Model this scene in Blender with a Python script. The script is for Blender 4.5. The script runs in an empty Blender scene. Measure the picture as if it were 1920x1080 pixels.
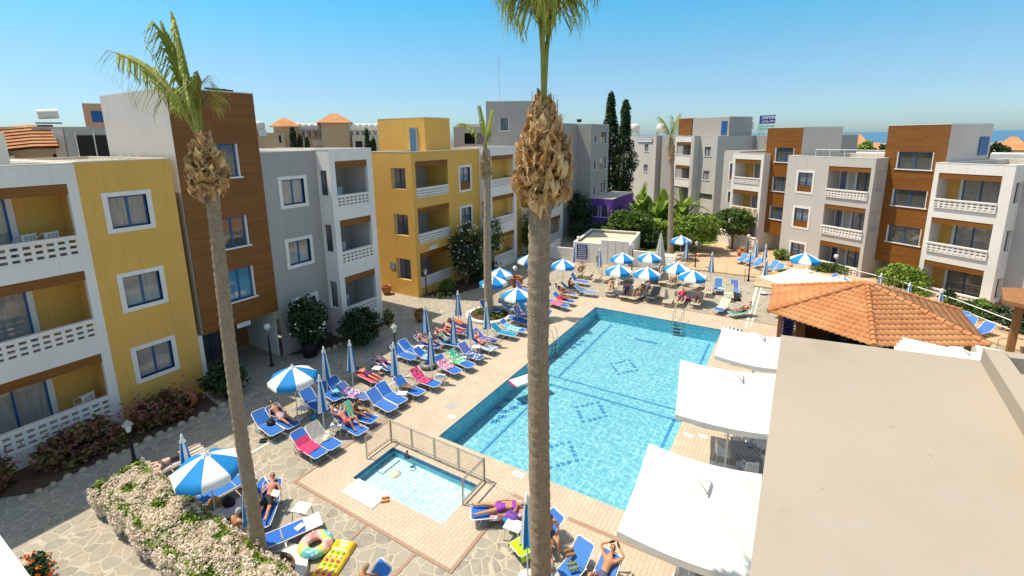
import bpy, bmesh, math, random
from mathutils import Vector, Matrix
R=math.radians
random.seed(7)
S=bpy.context.scene; C=S.collection
# ---------------------------------------------------------------- camera, world, sun, exposure
RT=Vector((0.8542908, 0.5196161, -0.0136502)); UP=Vector((-0.0934395, 0.1793491, 0.979338)); FW=Vector((-0.5113279, 0.835364, -0.201769))
FOC=889.774; CX=960.0; CY=440.0; H=11.0
cam=bpy.data.cameras.new('camera'); camo=bpy.data.objects.new('camera',cam); C.objects.link(camo)
m=Matrix((RT,UP,-FW)).transposed().to_4x4(); m.translation=Vector((0,0,H)); camo.matrix_world=m
cam.sensor_width=36; cam.lens=36*FOC/1920; cam.shift_y=-(540-CY)/1920; cam.clip_end=60000; cam.clip_start=.1
S.camera=camo
SUN=Vector((-.42,-.15,1)).normalized()
W=bpy.data.worlds.new('World'); S.world=W; W.use_nodes=True
nt=W.node_tree; nt.nodes.clear()
sky=nt.nodes.new('ShaderNodeTexSky'); sky.sky_type='NISHITA'; sky.sun_disc=False
sky.sun_elevation=math.asin(SUN.z); sky.sun_rotation=math.atan2(SUN.x,SUN.y)
sky.air_density=1.0; sky.dust_density=0.6; sky.ozone_density=2.0; sky.altitude=0
hs=nt.nodes.new('ShaderNodeHueSaturation'); hs.inputs['Hue'].default_value=.475; hs.inputs['Saturation'].default_value=1.15
bg=nt.nodes.new('ShaderNodeBackground'); bg.inputs[1].default_value=.117
wo=nt.nodes.new('ShaderNodeOutputWorld')
hs.inputs['Hue'].default_value=.5; hs.inputs['Saturation'].default_value=1.0
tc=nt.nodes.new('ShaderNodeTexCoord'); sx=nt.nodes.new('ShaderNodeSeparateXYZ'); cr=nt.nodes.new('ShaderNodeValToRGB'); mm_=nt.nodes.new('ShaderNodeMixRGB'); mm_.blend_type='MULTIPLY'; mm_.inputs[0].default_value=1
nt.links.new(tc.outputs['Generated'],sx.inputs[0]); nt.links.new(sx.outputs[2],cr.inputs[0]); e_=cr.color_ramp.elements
for i_,(p_,c_) in enumerate(((0.,(.51,.70,.91)),(.044,(.52,.70,.88)),(.08,(.53,.69,.83)),(.141,(.52,.76,.84)),(.2,(.42,.85,.90)),(.26,(.31,.90,1.0)),(.42,(1.55,1.42,1.15)))):  # last stop brightens the unseen overhead sky to add fill light
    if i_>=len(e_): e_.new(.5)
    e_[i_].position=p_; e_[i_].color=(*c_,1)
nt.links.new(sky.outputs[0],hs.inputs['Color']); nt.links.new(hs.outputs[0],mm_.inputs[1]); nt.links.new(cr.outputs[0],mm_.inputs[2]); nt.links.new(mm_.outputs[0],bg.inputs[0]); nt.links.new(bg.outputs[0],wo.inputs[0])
sl=bpy.data.lights.new('sun','SUN'); sl.energy=3.6; sl.angle=R(.53); sl.color=(1,.915,.77)
so=bpy.data.objects.new('sun',sl); C.objects.link(so); so.rotation_euler=SUN.to_track_quat('Z','Y').to_euler()
S.view_settings.view_transform='Standard'; S.view_settings.look='None'; S.view_settings.exposure=.62
S.render.engine='CYCLES'
try:
    S.cycles.max_bounces=6; S.cycles.transparent_max_bounces=12; S.cycles.use_adaptive_sampling=True
    S.cycles.caustics_reflective=False; S.cycles.caustics_refractive=False
except Exception: pass

def G(px,py,z=0.0):
    "point of the place seen at photo pixel px,py lying at height z"
    d=FW+(px-CX)/FOC*RT-(py-CY)/FOC*UP
    return Vector((0,0,H))+d*((z-H)/d.z)
def FAR(px,py,D):
    d=FW+(px-CX)/FOC*RT-(py-CY)/FOC*UP
    return Vector((0,0,H))+d*(D/math.hypot(d.x,d.y))
def ONX(px,py,X):
    d=FW+(px-CX)/FOC*RT-(py-CY)/FOC*UP
    return Vector((0,0,H))+d*(X/d.x)
# ---------------------------------------------------------------- materials
MATS={}
class NT:
    def __init__(s,name):
        s.m=bpy.data.materials.new(name); s.m.use_nodes=True; s.t=s.m.node_tree; s.t.nodes.clear()
        s.o=s.n('OutputMaterial'); s.b=s.n('BsdfPrincipled'); s.l(s.b.outputs[0],s.o.inputs[0]); MATS[name]=s.m
    def n(s,k,**kw):
        x=s.t.nodes.new('ShaderNode'+k)
        for a,b in kw.items(): setattr(x,a,b)
        return x
    def l(s,a,b): s.t.links.new(a,b)
    def co(s,kind='Object'): return s.n('TexCoord').outputs[kind]
    def flat(s,mode='xz'):
        "x+y,z coordinates for upright surfaces"
        sp=s.n('SeparateXYZ'); s.l(s.co(),sp.inputs[0]); a=s.n('Math'); a.operation='ADD'; s.l(sp.outputs[0],a.inputs[0]); s.l(sp.outputs[1],a.inputs[1])
        c=s.n('CombineXYZ'); s.l(a.outputs[0],c.inputs[0]); s.l(sp.outputs[2],c.inputs[1]); return c.outputs[0]
    def noise(s,scale,vec=None,detail=4,rough=.55):
        x=s.n('TexNoise'); x.inputs['Scale'].default_value=scale; x.inputs['Detail'].default_value=detail; x.inputs['Roughness'].default_value=rough
        s.l(vec if vec else s.co(),x.inputs['Vector']); return x.outputs[0]
    def mix(s,f,a,b,mode='MIX'):
        x=s.n('Mix'); x.data_type='RGBA'; x.blend_type=mode
        for i,v in ((0,f),(6,a),(7,b)):
            if hasattr(v,'links') or hasattr(v,'is_linked'): s.l(v,x.inputs[i])
            elif i==0: x.inputs[0].default_value=v
            else: x.inputs[i].default_value=(*v,1)
        return x.outputs[2]
    def ramp(s,f,pts):
        x=s.n('ValToRGB'); s.l(f,x.inputs[0]); e=x.color_ramp.elements
        while len(e)<len(pts): e.new(.5)
        for i,(p_,c) in enumerate(pts): e[i].position=p_; e[i].color=(*c,1) if isinstance(c,tuple) else (c,c,c,1)
        return x.outputs[0]
    def bump(s,h,st=.3,d=.02):
        x=s.n('Bump'); x.inputs['Strength'].default_value=st; x.inputs['Distance'].default_value=d; s.l(h,x.inputs['Height']); s.l(x.outputs[0],s.b.inputs['Normal'])
    def fin(s,col=None,rough=.6,metal=0,spec=None):
        if col is not None:
            if isinstance(col,tuple): s.b.inputs['Base Color'].default_value=(*col,1)
            else: s.l(col,s.b.inputs['Base Color'])
        s.b.inputs['Roughness'].default_value=rough; s.b.inputs['Metallic'].default_value=metal
        if spec is not None: s.b.inputs['Specular IOR Level'].default_value=spec
        return s.m
def mul(c,k): return tuple(min(1,x*k) for x in c)
def plain(name,c,rough=.6,amt=.12,sc=3,bs=0,bd=.01,metal=0,spec=.3):
    s=NT(name); s_=s.noise(sc); f=s.ramp(s_,[(.3,0.),(.7,1.)])
    if bs: s.bump(s.noise(bs),.4,bd)
    return s.fin(s.mix(f,mul(c,1-amt),mul(c,1+amt)),rough,metal,spec)
def stucco(name,c,amt=.07):
    s=NT(name); a=s.ramp(s.noise(.6,detail=6),[(.35,0.),(.65,1.)]); b=s.ramp(s.noise(9,detail=3),[(.3,0.),(.7,1.)])
    # faint rain streaks run down the wall
    mp=s.n('Mapping'); s.l(s.flat(),mp.inputs[0]); mp.inputs['Scale'].default_value=(3.5,.25,1); st=s.ramp(s.noise(1.5,mp.outputs[0]),[(.55,0.),(.8,1.)])
    c1=s.mix(a,mul(c,1-amt),mul(c,1+amt)); c2=s.mix(b,c1,mul(c,.97)); c3=s.mix(st,c2,mul(c,.86))
    s.bump(s.noise(45,detail=5),.35,.006); return s.fin(c3,.85,0,.2)
stucco('yellow',(.74,.42,.10)); stucco('grey',(.40,.37,.335)); stucco('white',(.80,.745,.67)); stucco('cream_wall',(.62,.52,.38)); stucco('light_grey',(.56,.51,.455))
stucco('purple',(.19,.07,.36)); stucco('tan',(.56,.40,.24)); stucco('far_white',(.68,.64,.57)); stucco('peach',(.6,.33,.2))
stucco('screed',(.55,.5,.42),.12)
plain('blue_frame',(.02,.10,.28),.35); plain('white_paint',(.74,.73,.70),.45,.05); plain('white_plastic',(.78,.77,.74),.35,.04)
plain('alu',(.62,.6,.56),.3,.06,metal=.6); plain('rail_metal',(.42,.38,.32),.4,.08,metal=.5); plain('chrome',(.7,.68,.62),.2,.03,metal=.9)
plain('black_iron',(.02,.018,.018),.5); plain('dark',(.015,.013,.012),.6); plain('beige_plastic',(.60,.51,.36),.5,.05)
plain('terracotta_pot',(.42,.15,.06),.7,.15); plain('soil',(.10,.06,.035),.95,.3,6,30,.02); plain('stone_edge',(.42,.34,.24),.9,.2,4,20,.02)
plain('concrete',(.4,.38,.34),.85,.12,2,30,.01); plain('white_fabric',(.72,.70,.65),.8,.05,1.2,2.2,.05); plain('cream_fabric',(.80,.70,.53),.8,.03,2); plain('beige_fabric',(.62,.56,.47),.85,.06)
plain('teal_fabric',(.02,.28,.42),.7,.06,3); plain('flower_white',(.85,.83,.75),.6,.05); plain('orange_flower',(.75,.16,.03),.6,.1); plain('pink_flower',(.45,.08,.16),.6,.3,8)
plain('rubber',(.20,.20,.18),.35,.1); plain('globe',(.75,.72,.65),.3,.03); plain('book',(.7,.68,.6),.6)
plain('hair_dark',(.03,.018,.012),.6); plain('hair_blond',(.35,.22,.10),.6); plain('hair_grey',(.4,.38,.35),.6); plain('cactus',(.18,.22,.08),.6)
plain('solar',(.03,.04,.06),.15,spec=.8); plain('orange_box',(.6,.28,.03),.6); plain('green_cloth',(.35,.6,.02),.8,.1); plain('timber',(.30,.14,.05),.7,.2,5,30,.01)
def wood():
    s=NT('wood_cladding'); b=s.n('TexBrick'); s.l(s.flat(),b.inputs[0]); b.offset=.37; b.inputs['Scale'].default_value=1; b.inputs['Brick Width'].default_value=1.7; b.inputs['Row Height'].default_value=.145; b.inputs['Mortar Size'].default_value=.006
    b.inputs['Color1'].default_value=(.22,.076,.009,1); b.inputs['Color2'].default_value=(.145,.044,.006,1); b.inputs['Mortar'].default_value=(.10,.03,.006,1); b.inputs['Bias'].default_value=-.2
    mp=s.n('Mapping'); s.l(s.flat(),mp.inputs[0]); mp.inputs['Scale'].default_value=(.6,7,1); g=s.ramp(s.noise(2.2,mp.outputs[0],6,.65),[(.3,0.),(.72,1.)])
    c=s.mix(g,b.outputs[0],(.27,.108,.013),'MIX'); x=s.mix(.6,b.outputs[0],c); s.bump(b.outputs[1],.5,-.01); s.fin(x,.42,0,.35)
wood()
def slabm():
    s=NT('slab'); a=s.ramp(s.noise(.35,detail=7,rough=.65),[(.35,0.),(.65,1.)]); b=s.ramp(s.noise(2.2,detail=6),[(.4,0.),(.7,1.)]); d=s.ramp(s.noise(.9,detail=2),[(.66,0.),(.74,1.)])
    v=s.n('TexVoronoi'); v.feature='DISTANCE_TO_EDGE'; v.inputs['Scale'].default_value=.45; w=s.n('MixRGB'); w.blend_type='LINEAR_LIGHT'; w.inputs[0].default_value=.25; n=s.n('TexNoise'); n.inputs['Scale'].default_value=1.7; n.inputs['Detail'].default_value=6; s.l(s.co(),n.inputs[0]); s.l(s.co(),w.inputs[1]); s.l(n.outputs[1],w.inputs[2]); s.l(w.outputs[0],v.inputs['Vector'])
    cr=s.ramp(v.outputs[0],[(.002,1.),(.006,0.)]); sp=s.n('TexVoronoi'); sp.inputs['Scale'].default_value=3.1; s.l(s.co(),sp.inputs['Vector']); spot=s.ramp(sp.outputs[0],[(.03,1.),(.06,0.)])
    c=s.mix(a,(.37,.305,.228),(.41,.34,.255)); c=s.mix(b,c,s.mix(.5,c,(.37,.335,.285))); c=s.mix(d,c,(.345,.285,.215)); c=s.mix(cr,c,s.mix(.93,(.33,.27,.21),c)); c=s.mix(spot,c,(.30,.26,.21)); s.bump(s.noise(30,detail=6),.4,.004); s.fin(c,.9,0,.15)
slabm()
def curtain():
    s=NT('window_glass'); mp=s.n('Mapping'); s.l(s.flat(),mp.inputs[0]); mp.inputs['Scale'].default_value=(1,.06,1)
    n=s.ramp(s.noise(16,mp.outputs[0],3),[(.3,0.),(.7,1.)]); c=s.mix(n,(.30,.27,.23),(.46,.42,.36)); oi=s.n('ObjectInfo'); k=s.ramp(oi.outputs['Random'],[(0.,(.35,.36,.38)),(.25,(.75,.76,.78)),(1.,(1.,1.,1.))]); c=s.mix(1.0,c,k,'MULTIPLY'); s.fin(c,.08,0,.5); s.b.inputs['Coat Weight'].default_value=1; s.b.inputs['Coat Roughness'].default_value=.02
curtain()
def dglass(name,c):
    s=NT(name); s.fin(s.mix(s.noise(1.5),mul(c,.6),mul(c,1.5)),.04,0,.8); s.b.inputs['Coat Weight'].default_value=1
dglass('dark_glass',(.08,.085,.07)); dglass('blue_glass',(.04,.12,.22))
def crazy():
    s=NT('crazy_paving'); v=s.n('TexVoronoi'); v.feature='DISTANCE_TO_EDGE'; v.inputs['Scale'].default_value=2.5
    w=s.n('TexNoise'); w.inputs['Scale'].default_value=2.2; s.l(s.co(),w.inputs[0]); add=s.n('MixRGB'); add.blend_type='LINEAR_LIGHT'; add.inputs[0].default_value=.12; s.l(s.co(),add.inputs[1]); s.l(w.outputs[1],add.inputs[2])
    s.l(add.outputs[0],v.inputs['Vector']); v2=s.n('TexVoronoi'); v2.inputs['Scale'].default_value=2.5; s.l(add.outputs[0],v2.inputs['Vector'])
    hue=s.n('SeparateColor'); s.l(v2.outputs['Color'],hue.inputs[0])
    c=s.ramp(hue.outputs[0],[(0.,(.20,.185,.15)),(.3,(.29,.265,.205)),(.6,(.37,.32,.24)),(.85,(.25,.245,.20)),(1.,(.40,.29,.19))])
    c=s.mix(s.ramp(s.noise(7,detail=5),[(.3,0.),(.75,1.)]),c,(.36,.32,.25)); e=s.ramp(v.outputs[0],[(.025,1.),(.05,0.)])
    s.bump(s.ramp(v.outputs[0],[(.02,0.),(.06,1.)]),.5,.012); s.fin(s.mix(e,c,(.47,.40,.30)),.8,0,.25)
crazy()
def bricks(name,c1,c2,mo,w,h,rot=0,ms=.006,off=.5,rough=.75,flat=False,var=.3,bd=.004):
    s=NT(name); b=s.n('TexBrick'); mp=s.n('Mapping'); s.l(s.flat() if flat else s.co(),mp.inputs[0]); mp.inputs['Rotation'].default_value=(0,0,R(rot)); s.l(mp.outputs[0],b.inputs[0])
    b.offset=off; b.inputs['Scale'].default_value=1; b.inputs['Brick Width'].default_value=w; b.inputs['Row Height'].default_value=h; b.inputs['Mortar Size'].default_value=ms
    for k,c in (('Color1',c1),('Color2',c2),('Mortar',mo)): b.inputs[k].default_value=(*c,1)
    n=s.ramp(s.noise(.9,detail=5),[(.3,0.),(.7,1.)]); x=s.mix(n,b.outputs[0],s.mix(.5,b.outputs[0],mo)) if var else b.outputs[0]
    s.bump(b.outputs[1],.4,-bd); s.fin(x,rough,0,.3)
bricks('pool_deck_pavers',(.59,.485,.355),(.53,.43,.31),(.38,.30,.215),.26,.13,90,.008)
bricks('terrace_tiles',(.66,.44,.25),(.58,.37,.21),(.44,.30,.19),.2,.2,0,.006,0)
bricks('pool_tiles',(.36,.63,.68),(.32,.60,.66),(.22,.48,.55),.30,.30,0,.014,0,.3,False,0,.002)
bricks('pool_wall_tiles',(.20,.66,.78),(.16,.60,.74),(.08,.42,.56),.12,.24,0,.010,0,.3,True,0,.002)
bricks('kid_tiles',(.70,.86,.84),(.66,.83,.82),(.28,.50,.58),.28,.13,0,.006,0,.3,False,0,.002)
bricks('band_tiles',(.05,.20,.42),(.04,.16,.36),(.03,.10,.25),.12,.12,0,.006,0,.3,True,0,.002)
bricks('kerb_tiles',(.42,.26,.17),(.38,.23,.15),(.3,.2,.14),.2,.2,0,.008,0)
plain('pool_mark',(.09,.30,.54),.3,.1); plain('deck_mark',(.6,.58,.5),.6,.1,9)
def water(name,tint,depthy=1.0):
    s=NT(name); s.t.nodes.remove(s.b); gl=s.n('BsdfGlossy'); gl.inputs['Roughness'].default_value=.03; tr=s.n('BsdfTransparent')
    fr=s.n('Fresnel'); fr.inputs[0].default_value=1.33; mx=s.n('MixShader')
    w=s.n('TexNoise'); w.inputs['Scale'].default_value=1.3; w.inputs['Detail'].default_value=3; s.l(s.co(),w.inputs[0])
    ad=s.n('MixRGB'); ad.blend_type='LINEAR_LIGHT'; ad.inputs[0].default_value=.22; s.l(s.co(),ad.inputs[1]); s.l(w.outputs[1],ad.inputs[2])
    v=s.n('TexVoronoi'); v.feature='SMOOTH_F1'; v.inputs['Scale'].default_value=2.6; v.inputs['Smoothness'].default_value=.35; s.l(ad.outputs[0],v.inputs['Vector'])
    v2=s.n('TexVoronoi'); v2.feature='DISTANCE_TO_EDGE'; v2.inputs['Scale'].default_value=3.4; s.l(ad.outputs[0],v2.inputs['Vector'])
    # caustic net painted into the transparent colour, imitating light focused by ripples
    big=s.ramp(s.noise(.25,detail=2),[(.35,0.),(.65,1.)]); caustic=s.ramp(v2.outputs[0],[(0.,(1.0,1.0,1.0)),(.035,(.96,1.0,1.0)),(.10,mul(tint,.93)),(.40,mul(tint,.84))]); s.l(s.mix(big,caustic,s.mix(1.0,caustic,(.93,.96,.98),'MULTIPLY')),tr.inputs[0])
    bp=s.n('Bump'); bp.inputs['Strength'].default_value=.6; bp.inputs['Distance'].default_value=.05; s.l(v.outputs[0],bp.inputs['Height'])
    s.l(bp.outputs[0],gl.inputs['Normal']); s.l(bp.outputs[0],fr.inputs['Normal'])
    s.l(fr.outputs[0],mx.inputs[0]); s.l(tr.outputs[0],mx.inputs[1]); s.l(gl.outputs[0],mx.inputs[2]); s.l(mx.outputs[0],s.o.inputs[0])
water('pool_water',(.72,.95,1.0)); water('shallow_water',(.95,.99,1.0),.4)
def sea():
    s=NT('sea'); s.bump(s.noise(.05,detail=4),.3,.5); s.fin((.04,.13,.22),.35,0,.5)
sea()
def leafm(name,c1,c2,c3,tr=.25):
    s=NT(name); g=s.n('NewGeometry'); c=s.ramp(g.outputs['Random Per Island'],[(0.,c1),(.5,c2),(1.,c3)])
    n=s.ramp(s.noise(.9,detail=2),[(.35,0.),(.65,1.)]); c=s.mix(n,c,s.mix(.45,c,c3)); s.fin(c,.55,0,.3)
    t=s.n('BsdfTranslucent'); s.l(c,t.inputs[0]); mx=s.n('MixShader'); mx.inputs[0].default_value=tr; s.l(s.b.outputs[0],mx.inputs[1]); s.l(t.outputs[0],mx.inputs[2]); s.l(mx.outputs[0],s.o.inputs[0])
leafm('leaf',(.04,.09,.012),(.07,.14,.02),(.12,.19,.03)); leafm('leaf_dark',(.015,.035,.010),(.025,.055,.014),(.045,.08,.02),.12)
leafm('leaf_bright',(.10,.18,.02),(.17,.27,.03),(.26,.34,.05)); leafm('leaf_banana',(.10,.19,.02),(.18,.29,.03),(.30,.38,.06),.35)
leafm('frond',(.22,.29,.03),(.34,.40,.06),(.48,.47,.14),.4); leafm('hedge_flower',(.74,.56,.42),(.86,.72,.56),(.92,.84,.70),.35); leafm('petunia',(.12,.03,.04),(.26,.06,.07),(.16,.20,.03),.25)
leafm('boot',(.24,.10,.03),(.54,.29,.095),(.76,.54,.26),.15)
def bark():
    s=NT('palm_bark'); mp=s.n('Mapping'); s.l(s.co(),mp.inputs[0]); mp.inputs['Scale'].default_value=(2.5,2.5,22); n=s.noise(3,mp.outputs[0],6,.7)
    m2=s.n('Mapping'); s.l(s.co(),m2.inputs[0]); m2.inputs['Scale'].default_value=(22,22,2); n2=s.noise(2,m2.outputs[0],3)
    c=s.ramp(n,[(.22,(.24,.17,.11)),(.48,(.46,.36,.25)),(.75,(.64,.52,.38))]); c=s.mix(s.ramp(n2,[(.35,0.),(.6,1.)]),s.mix(.35,c,(.12,.08,.05)),c); s.bump(n,1.0,.06); s.fin(c,.95,0,.1)
bark()
plain('tree_bark',(.16,.11,.07),.95,.3,8,40,.02)
def rooft():
    s=NT('roof_tile'); g=s.n('NewGeometry'); n=s.ramp(s.noise(5,detail=4),[(.3,0.),(.7,1.)]); n2=s.ramp(s.noise(.7),[(.35,0.),(.65,1.)])
    c=s.mix(n,(.38,.145,.055),(.53,.22,.085)); c=s.mix(n2,c,s.mix(.4,c,(.62,.36,.17))); s.bump(s.noise(40),.3,.004); s.fin(c,.8,0,.2)
rooft()
def objcol(name,rough,kind=''):
    s=NT(name); oi=s.n('ObjectInfo'); c=oi.outputs['Color']
    n=s.ramp(s.noise(5),[(.3,0.),(.7,1.)]); d=s.mix(.75,c,(.0,.0,.0)) ; d=s.mix(.16,c,d)
    x=s.mix(n,d,c)
    if kind=='stripe':
        sp=s.n('SeparateXYZ'); s.l(s.co(),sp.inputs[0]); mt=s.n('Math'); mt.operation='MULTIPLY'; mt.inputs[1].default_value=44; s.l(sp.outputs[1],mt.inputs[0]); sn=s.n('Math'); sn.operation='SINE'; s.l(mt.outputs[0],sn.inputs[0])
        x=s.mix(s.ramp(sn.outputs[0],[(.4,0.),(.6,1.)]),x,(.75,.72,.66))
    if kind=='spot':
        v=s.n('TexVoronoi'); v.inputs['Scale'].default_value=6; s.l(s.co(),v.inputs['Vector']); x=s.mix(s.ramp(v.outputs[0],[(.42,1.),(.5,0.)]),x,(.25,.03,.06))
    if kind=='print':
        v=s.n('TexVoronoi'); v.inputs['Scale'].default_value=9; s.l(s.co(),v.inputs['Vector']); x=s.mix(s.ramp(v.outputs[0],[(.3,1.),(.45,0.)]),x,(.75,.68,.62))
    if kind=='mesh':
        w=s.n('TexBrick'); s.l(s.co(),w.inputs[0]); w.inputs['Scale'].default_value=60; s.bump(w.outputs[1],.3,.002)
    if kind=='cloth': s.bump(s.noise(9,detail=5),.8,.03)
    s.fin(x,rough,0,.3)
objcol('mesh_fabric',.6,'mesh'); objcol('towel',.95,'cloth'); objcol('towel_stripe',.95,'stripe'); objcol('towel_spot',.95,'spot'); objcol('towel_print',.95,'print'); objcol('skin',.5); objcol('swimwear',.7)
plain('umb_blue',(.012,.22,.52),.75,.08,3); plain('umb_white',(.80,.79,.75),.8,.04,3); plain('umb_base',(.7,.68,.63),.7)
def gingham():
    s=NT('check_cloth'); c=s.n('TexChecker'); c.inputs['Scale'].default_value=16; s.l(s.co(),c.inputs[0]); s.fin(s.mix(c.outputs[1],(.05,.05,.07),(.45,.42,.38)),.8)
gingham()
def ringm():
    s=NT('ring_rainbow'); n=s.noise(1.3,detail=1); c=s.ramp(n,[(.3,(.75,.12,.10)),(.42,(.75,.45,.42)),(.5,(.75,.6,.1)),(.58,(.1,.5,.35)),(.7,(.1,.4,.6))]); v=s.n('TexVoronoi'); v.inputs['Scale'].default_value=7; s.l(s.co(),v.inputs['Vector'])
    s.fin(s.mix(s.ramp(v.outputs[0],[(.2,1.),(.3,0.)]),c,(.8,.78,.75)),.15,0,.6)
ringm(); plain('lilo_yellow',(.80,.48,.02),.2,.06,4,spec=.6); plain('lilo_green',(.2,.55,.1),.3); plain('lilo_pink',(.75,.06,.2),.3); plain('lilo_cream',(.8,.72,.45),.3)
plain('sign_blue',(.03,.04,.20),.5); plain('sign_teal',(.10,.38,.38),.5); plain('sign_white',(.8,.8,.78),.5); plain('bunting',(.55,.25,.10),.8)
for k in ('sign_blue','sign_white'): pass
plain('grass',(.10,.17,.03),.9,.4,2,30,.03); plain('asphalt',(.30,.26,.20),.9,.25,.05); plain('stair_white',(.62,.59,.53),.6)
# ---------------------------------------------------------------- mesh helpers
class MB:
    def __init__(s): s.v=[]; s.f=[]; s.i=[]; s.mi=0; s.sm=[]
    def add(s,vs,fs,smooth=False):
        o=len(s.v); s.v+= [tuple(x) for x in vs]; s.f+=[tuple(o+k for k in q) for q in fs]; s.i+=[s.mi]*len(fs); s.sm+=[smooth]*len(fs); return s
    def quad(s,a,b,c,d): return s.add([a,b,c,d],[(0,1,2,3)])
    def box(s,x0,x1,y0,y1,z0,z1):
        return s.add([(x0,y0,z0),(x1,y0,z0),(x1,y1,z0),(x0,y1,z0),(x0,y0,z1),(x1,y0,z1),(x1,y1,z1),(x0,y1,z1)],[(0,3,2,1),(4,5,6,7),(0,1,5,4),(1,2,6,5),(2,3,7,6),(3,0,4,7)])
    def tube(s,pts,rad,n=8,cap=True,smooth=True):
        pts=[Vector(p) for p in pts]; rr=rad if isinstance(rad,(list,tuple)) else [rad]*len(pts); vs=[]; up=Vector((0,0,1))
        for i,p in enumerate(pts):
            t=(pts[min(i+1,len(pts)-1)]-pts[max(i-1,0)]).normalized(); a=t.cross(up)
            if a.length<.05: a=t.cross(Vector((1,0,0)))
            a.normalize(); b=t.cross(a)
            vs+=[p+(a*math.cos(2*math.pi*k/n)+b*math.sin(2*math.pi*k/n))*rr[i] for k in range(n)]
        fs=[(i*n+k,i*n+(k+1)%n,(i+1)*n+(k+1)%n,(i+1)*n+k) for i in range(len(pts)-1) for k in range(n)]
        s.add(vs,fs,smooth)
        if cap: s.add(vs[:n],[tuple(range(n))]); s.add(vs[-n:],[tuple(range(n-1,-1,-1))])
        return s
    def lathe(s,prof,n=16,c=(0,0,0),smooth=True):
        vs=[(c[0]+r_*math.cos(2*math.pi*k/n),c[1]+r_*math.sin(2*math.pi*k/n),c[2]+z) for r_,z in prof for k in range(n)]
        fs=[(i*n+k,i*n+(k+1)%n,(i+1)*n+(k+1)%n,(i+1)*n+k) for i in range(len(prof)-1) for k in range(n)]
        return s.add(vs,fs,smooth)
    def wall(s,x0,x1,z0,z1,holes,y=0,th=.25,back=False,rev=True,axis='y',inv=False):
        "upright plate with rectangular holes; axis x swaps x and y"
        xs=sorted({x0,x1,*[h[0] for h in holes],*[h[1] for h in holes]}); zs=sorted({z0,z1,*[h[2] for h in holes],*[h[3] for h in holes]})
        P=(lambda a,b,c:(a,b,c)) if axis=='y' else (lambda a,b,c:(b,a,c))
        for a,b in zip(xs,xs[1:]):
            if b<=x0 or a>=x1: continue
            for c,d in zip(zs,zs[1:]):
                if d<=z0 or c>=z1: continue
                u,w=(a+b)/2,(c+d)/2
                if any(h[0]<u<h[1] and h[2]<w<h[3] for h in holes): continue
                s.quad(P(a,y,c),P(b,y,c),P(b,y,d),P(a,y,d))
                if back: s.quad(P(a,y+th,c),P(b,y+th,c),P(b,y+th,d),P(a,y+th,d))
        if rev:
            for h in holes:
                a,b,c,d=h[:4]; t=y+th
                s.quad(P(a,y,c),P(a,t,c),P(a,t,d),P(a,y,d)); s.quad(P(b,y,c),P(b,t,c),P(b,t,d),P(b,y,d))
                s.quad(P(a,y,c),P(b,y,c),P(b,t,c),P(a,t,c)); s.quad(P(a,y,d),P(b,y,d),P(b,t,d),P(a,t,d))
        if back:
            t=y+th
            s.quad(P(x0,y,z0),P(x0,t,z0),P(x0,t,z1),P(x0,y,z1)); s.quad(P(x1,y,z0),P(x1,t,z0),P(x1,t,z1),P(x1,y,z1)); s.quad(P(x0,y,z1),P(x1,y,z1),P(x1,t,z1),P(x0,t,z1)); s.quad(P(x0,y,z0),P(x1,y,z0),P(x1,t,z0),P(x0,t,z0))
        return s
    def build(s,name,mat,parent=None,M=None):
        me=bpy.data.meshes.new(name); me.from_pydata(s.v,[],s.f)
        for k in ([mat] if isinstance(mat,str) else mat): me.materials.append(MATS[k])
        if any(s.i): me.polygons.foreach_set('material_index',s.i)
        if any(s.sm): me.polygons.foreach_set('use_smooth',s.sm)
        me.update(); o=bpy.data.objects.new(name,me); C.objects.link(o)
        if parent: o.parent=parent
        if M is not None: o.matrix_local=M
        return o
def tag(o,label=None,cat=None,group=None,kind=None):
    for k,v in (('label',label),('category',cat),('group',group),('kind',kind)):
        if v: o[k]=v
    return o
def thing(name,label,cat,loc=(0,0,0),rz=0,group=None):
    o=bpy.data.objects.new(name,None); o.empty_display_size=.2; C.objects.link(o); o.location=loc; o.rotation_euler=(0,0,rz); return tag(o,label,cat,group)
KIDS={}
def kids(o):
    return [c for c in C.objects if c.parent==o]
def snap(root):
    "remember a thing's tree so that it can be copied fast"
    return (root,[(c,kids(c)) for c in kids(root)])
def dup(sn,loc,rz=None,label=None,group=None,col=None,scale=None):
    root,ch=sn; r_=root.copy(); C.objects.link(r_); r_.location=loc
    if rz is not None: r_.rotation_euler=(0,0,rz)
    if scale: r_.scale=scale
    if label: r_['label']=label
    if group: r_['group']=group
    if col and root.type=='MESH': r_.color=(*col,1)
    for c,g in ch:
        d=c.copy(); C.objects.link(d); d.parent=r_
        if col and c.name.split('.')[0] in COLP: d.color=(*col,1)
        for e in g:
            h=e.copy(); C.objects.link(h); h.parent=d
    return r_
COLP={'seat','backrest','towel'}
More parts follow.
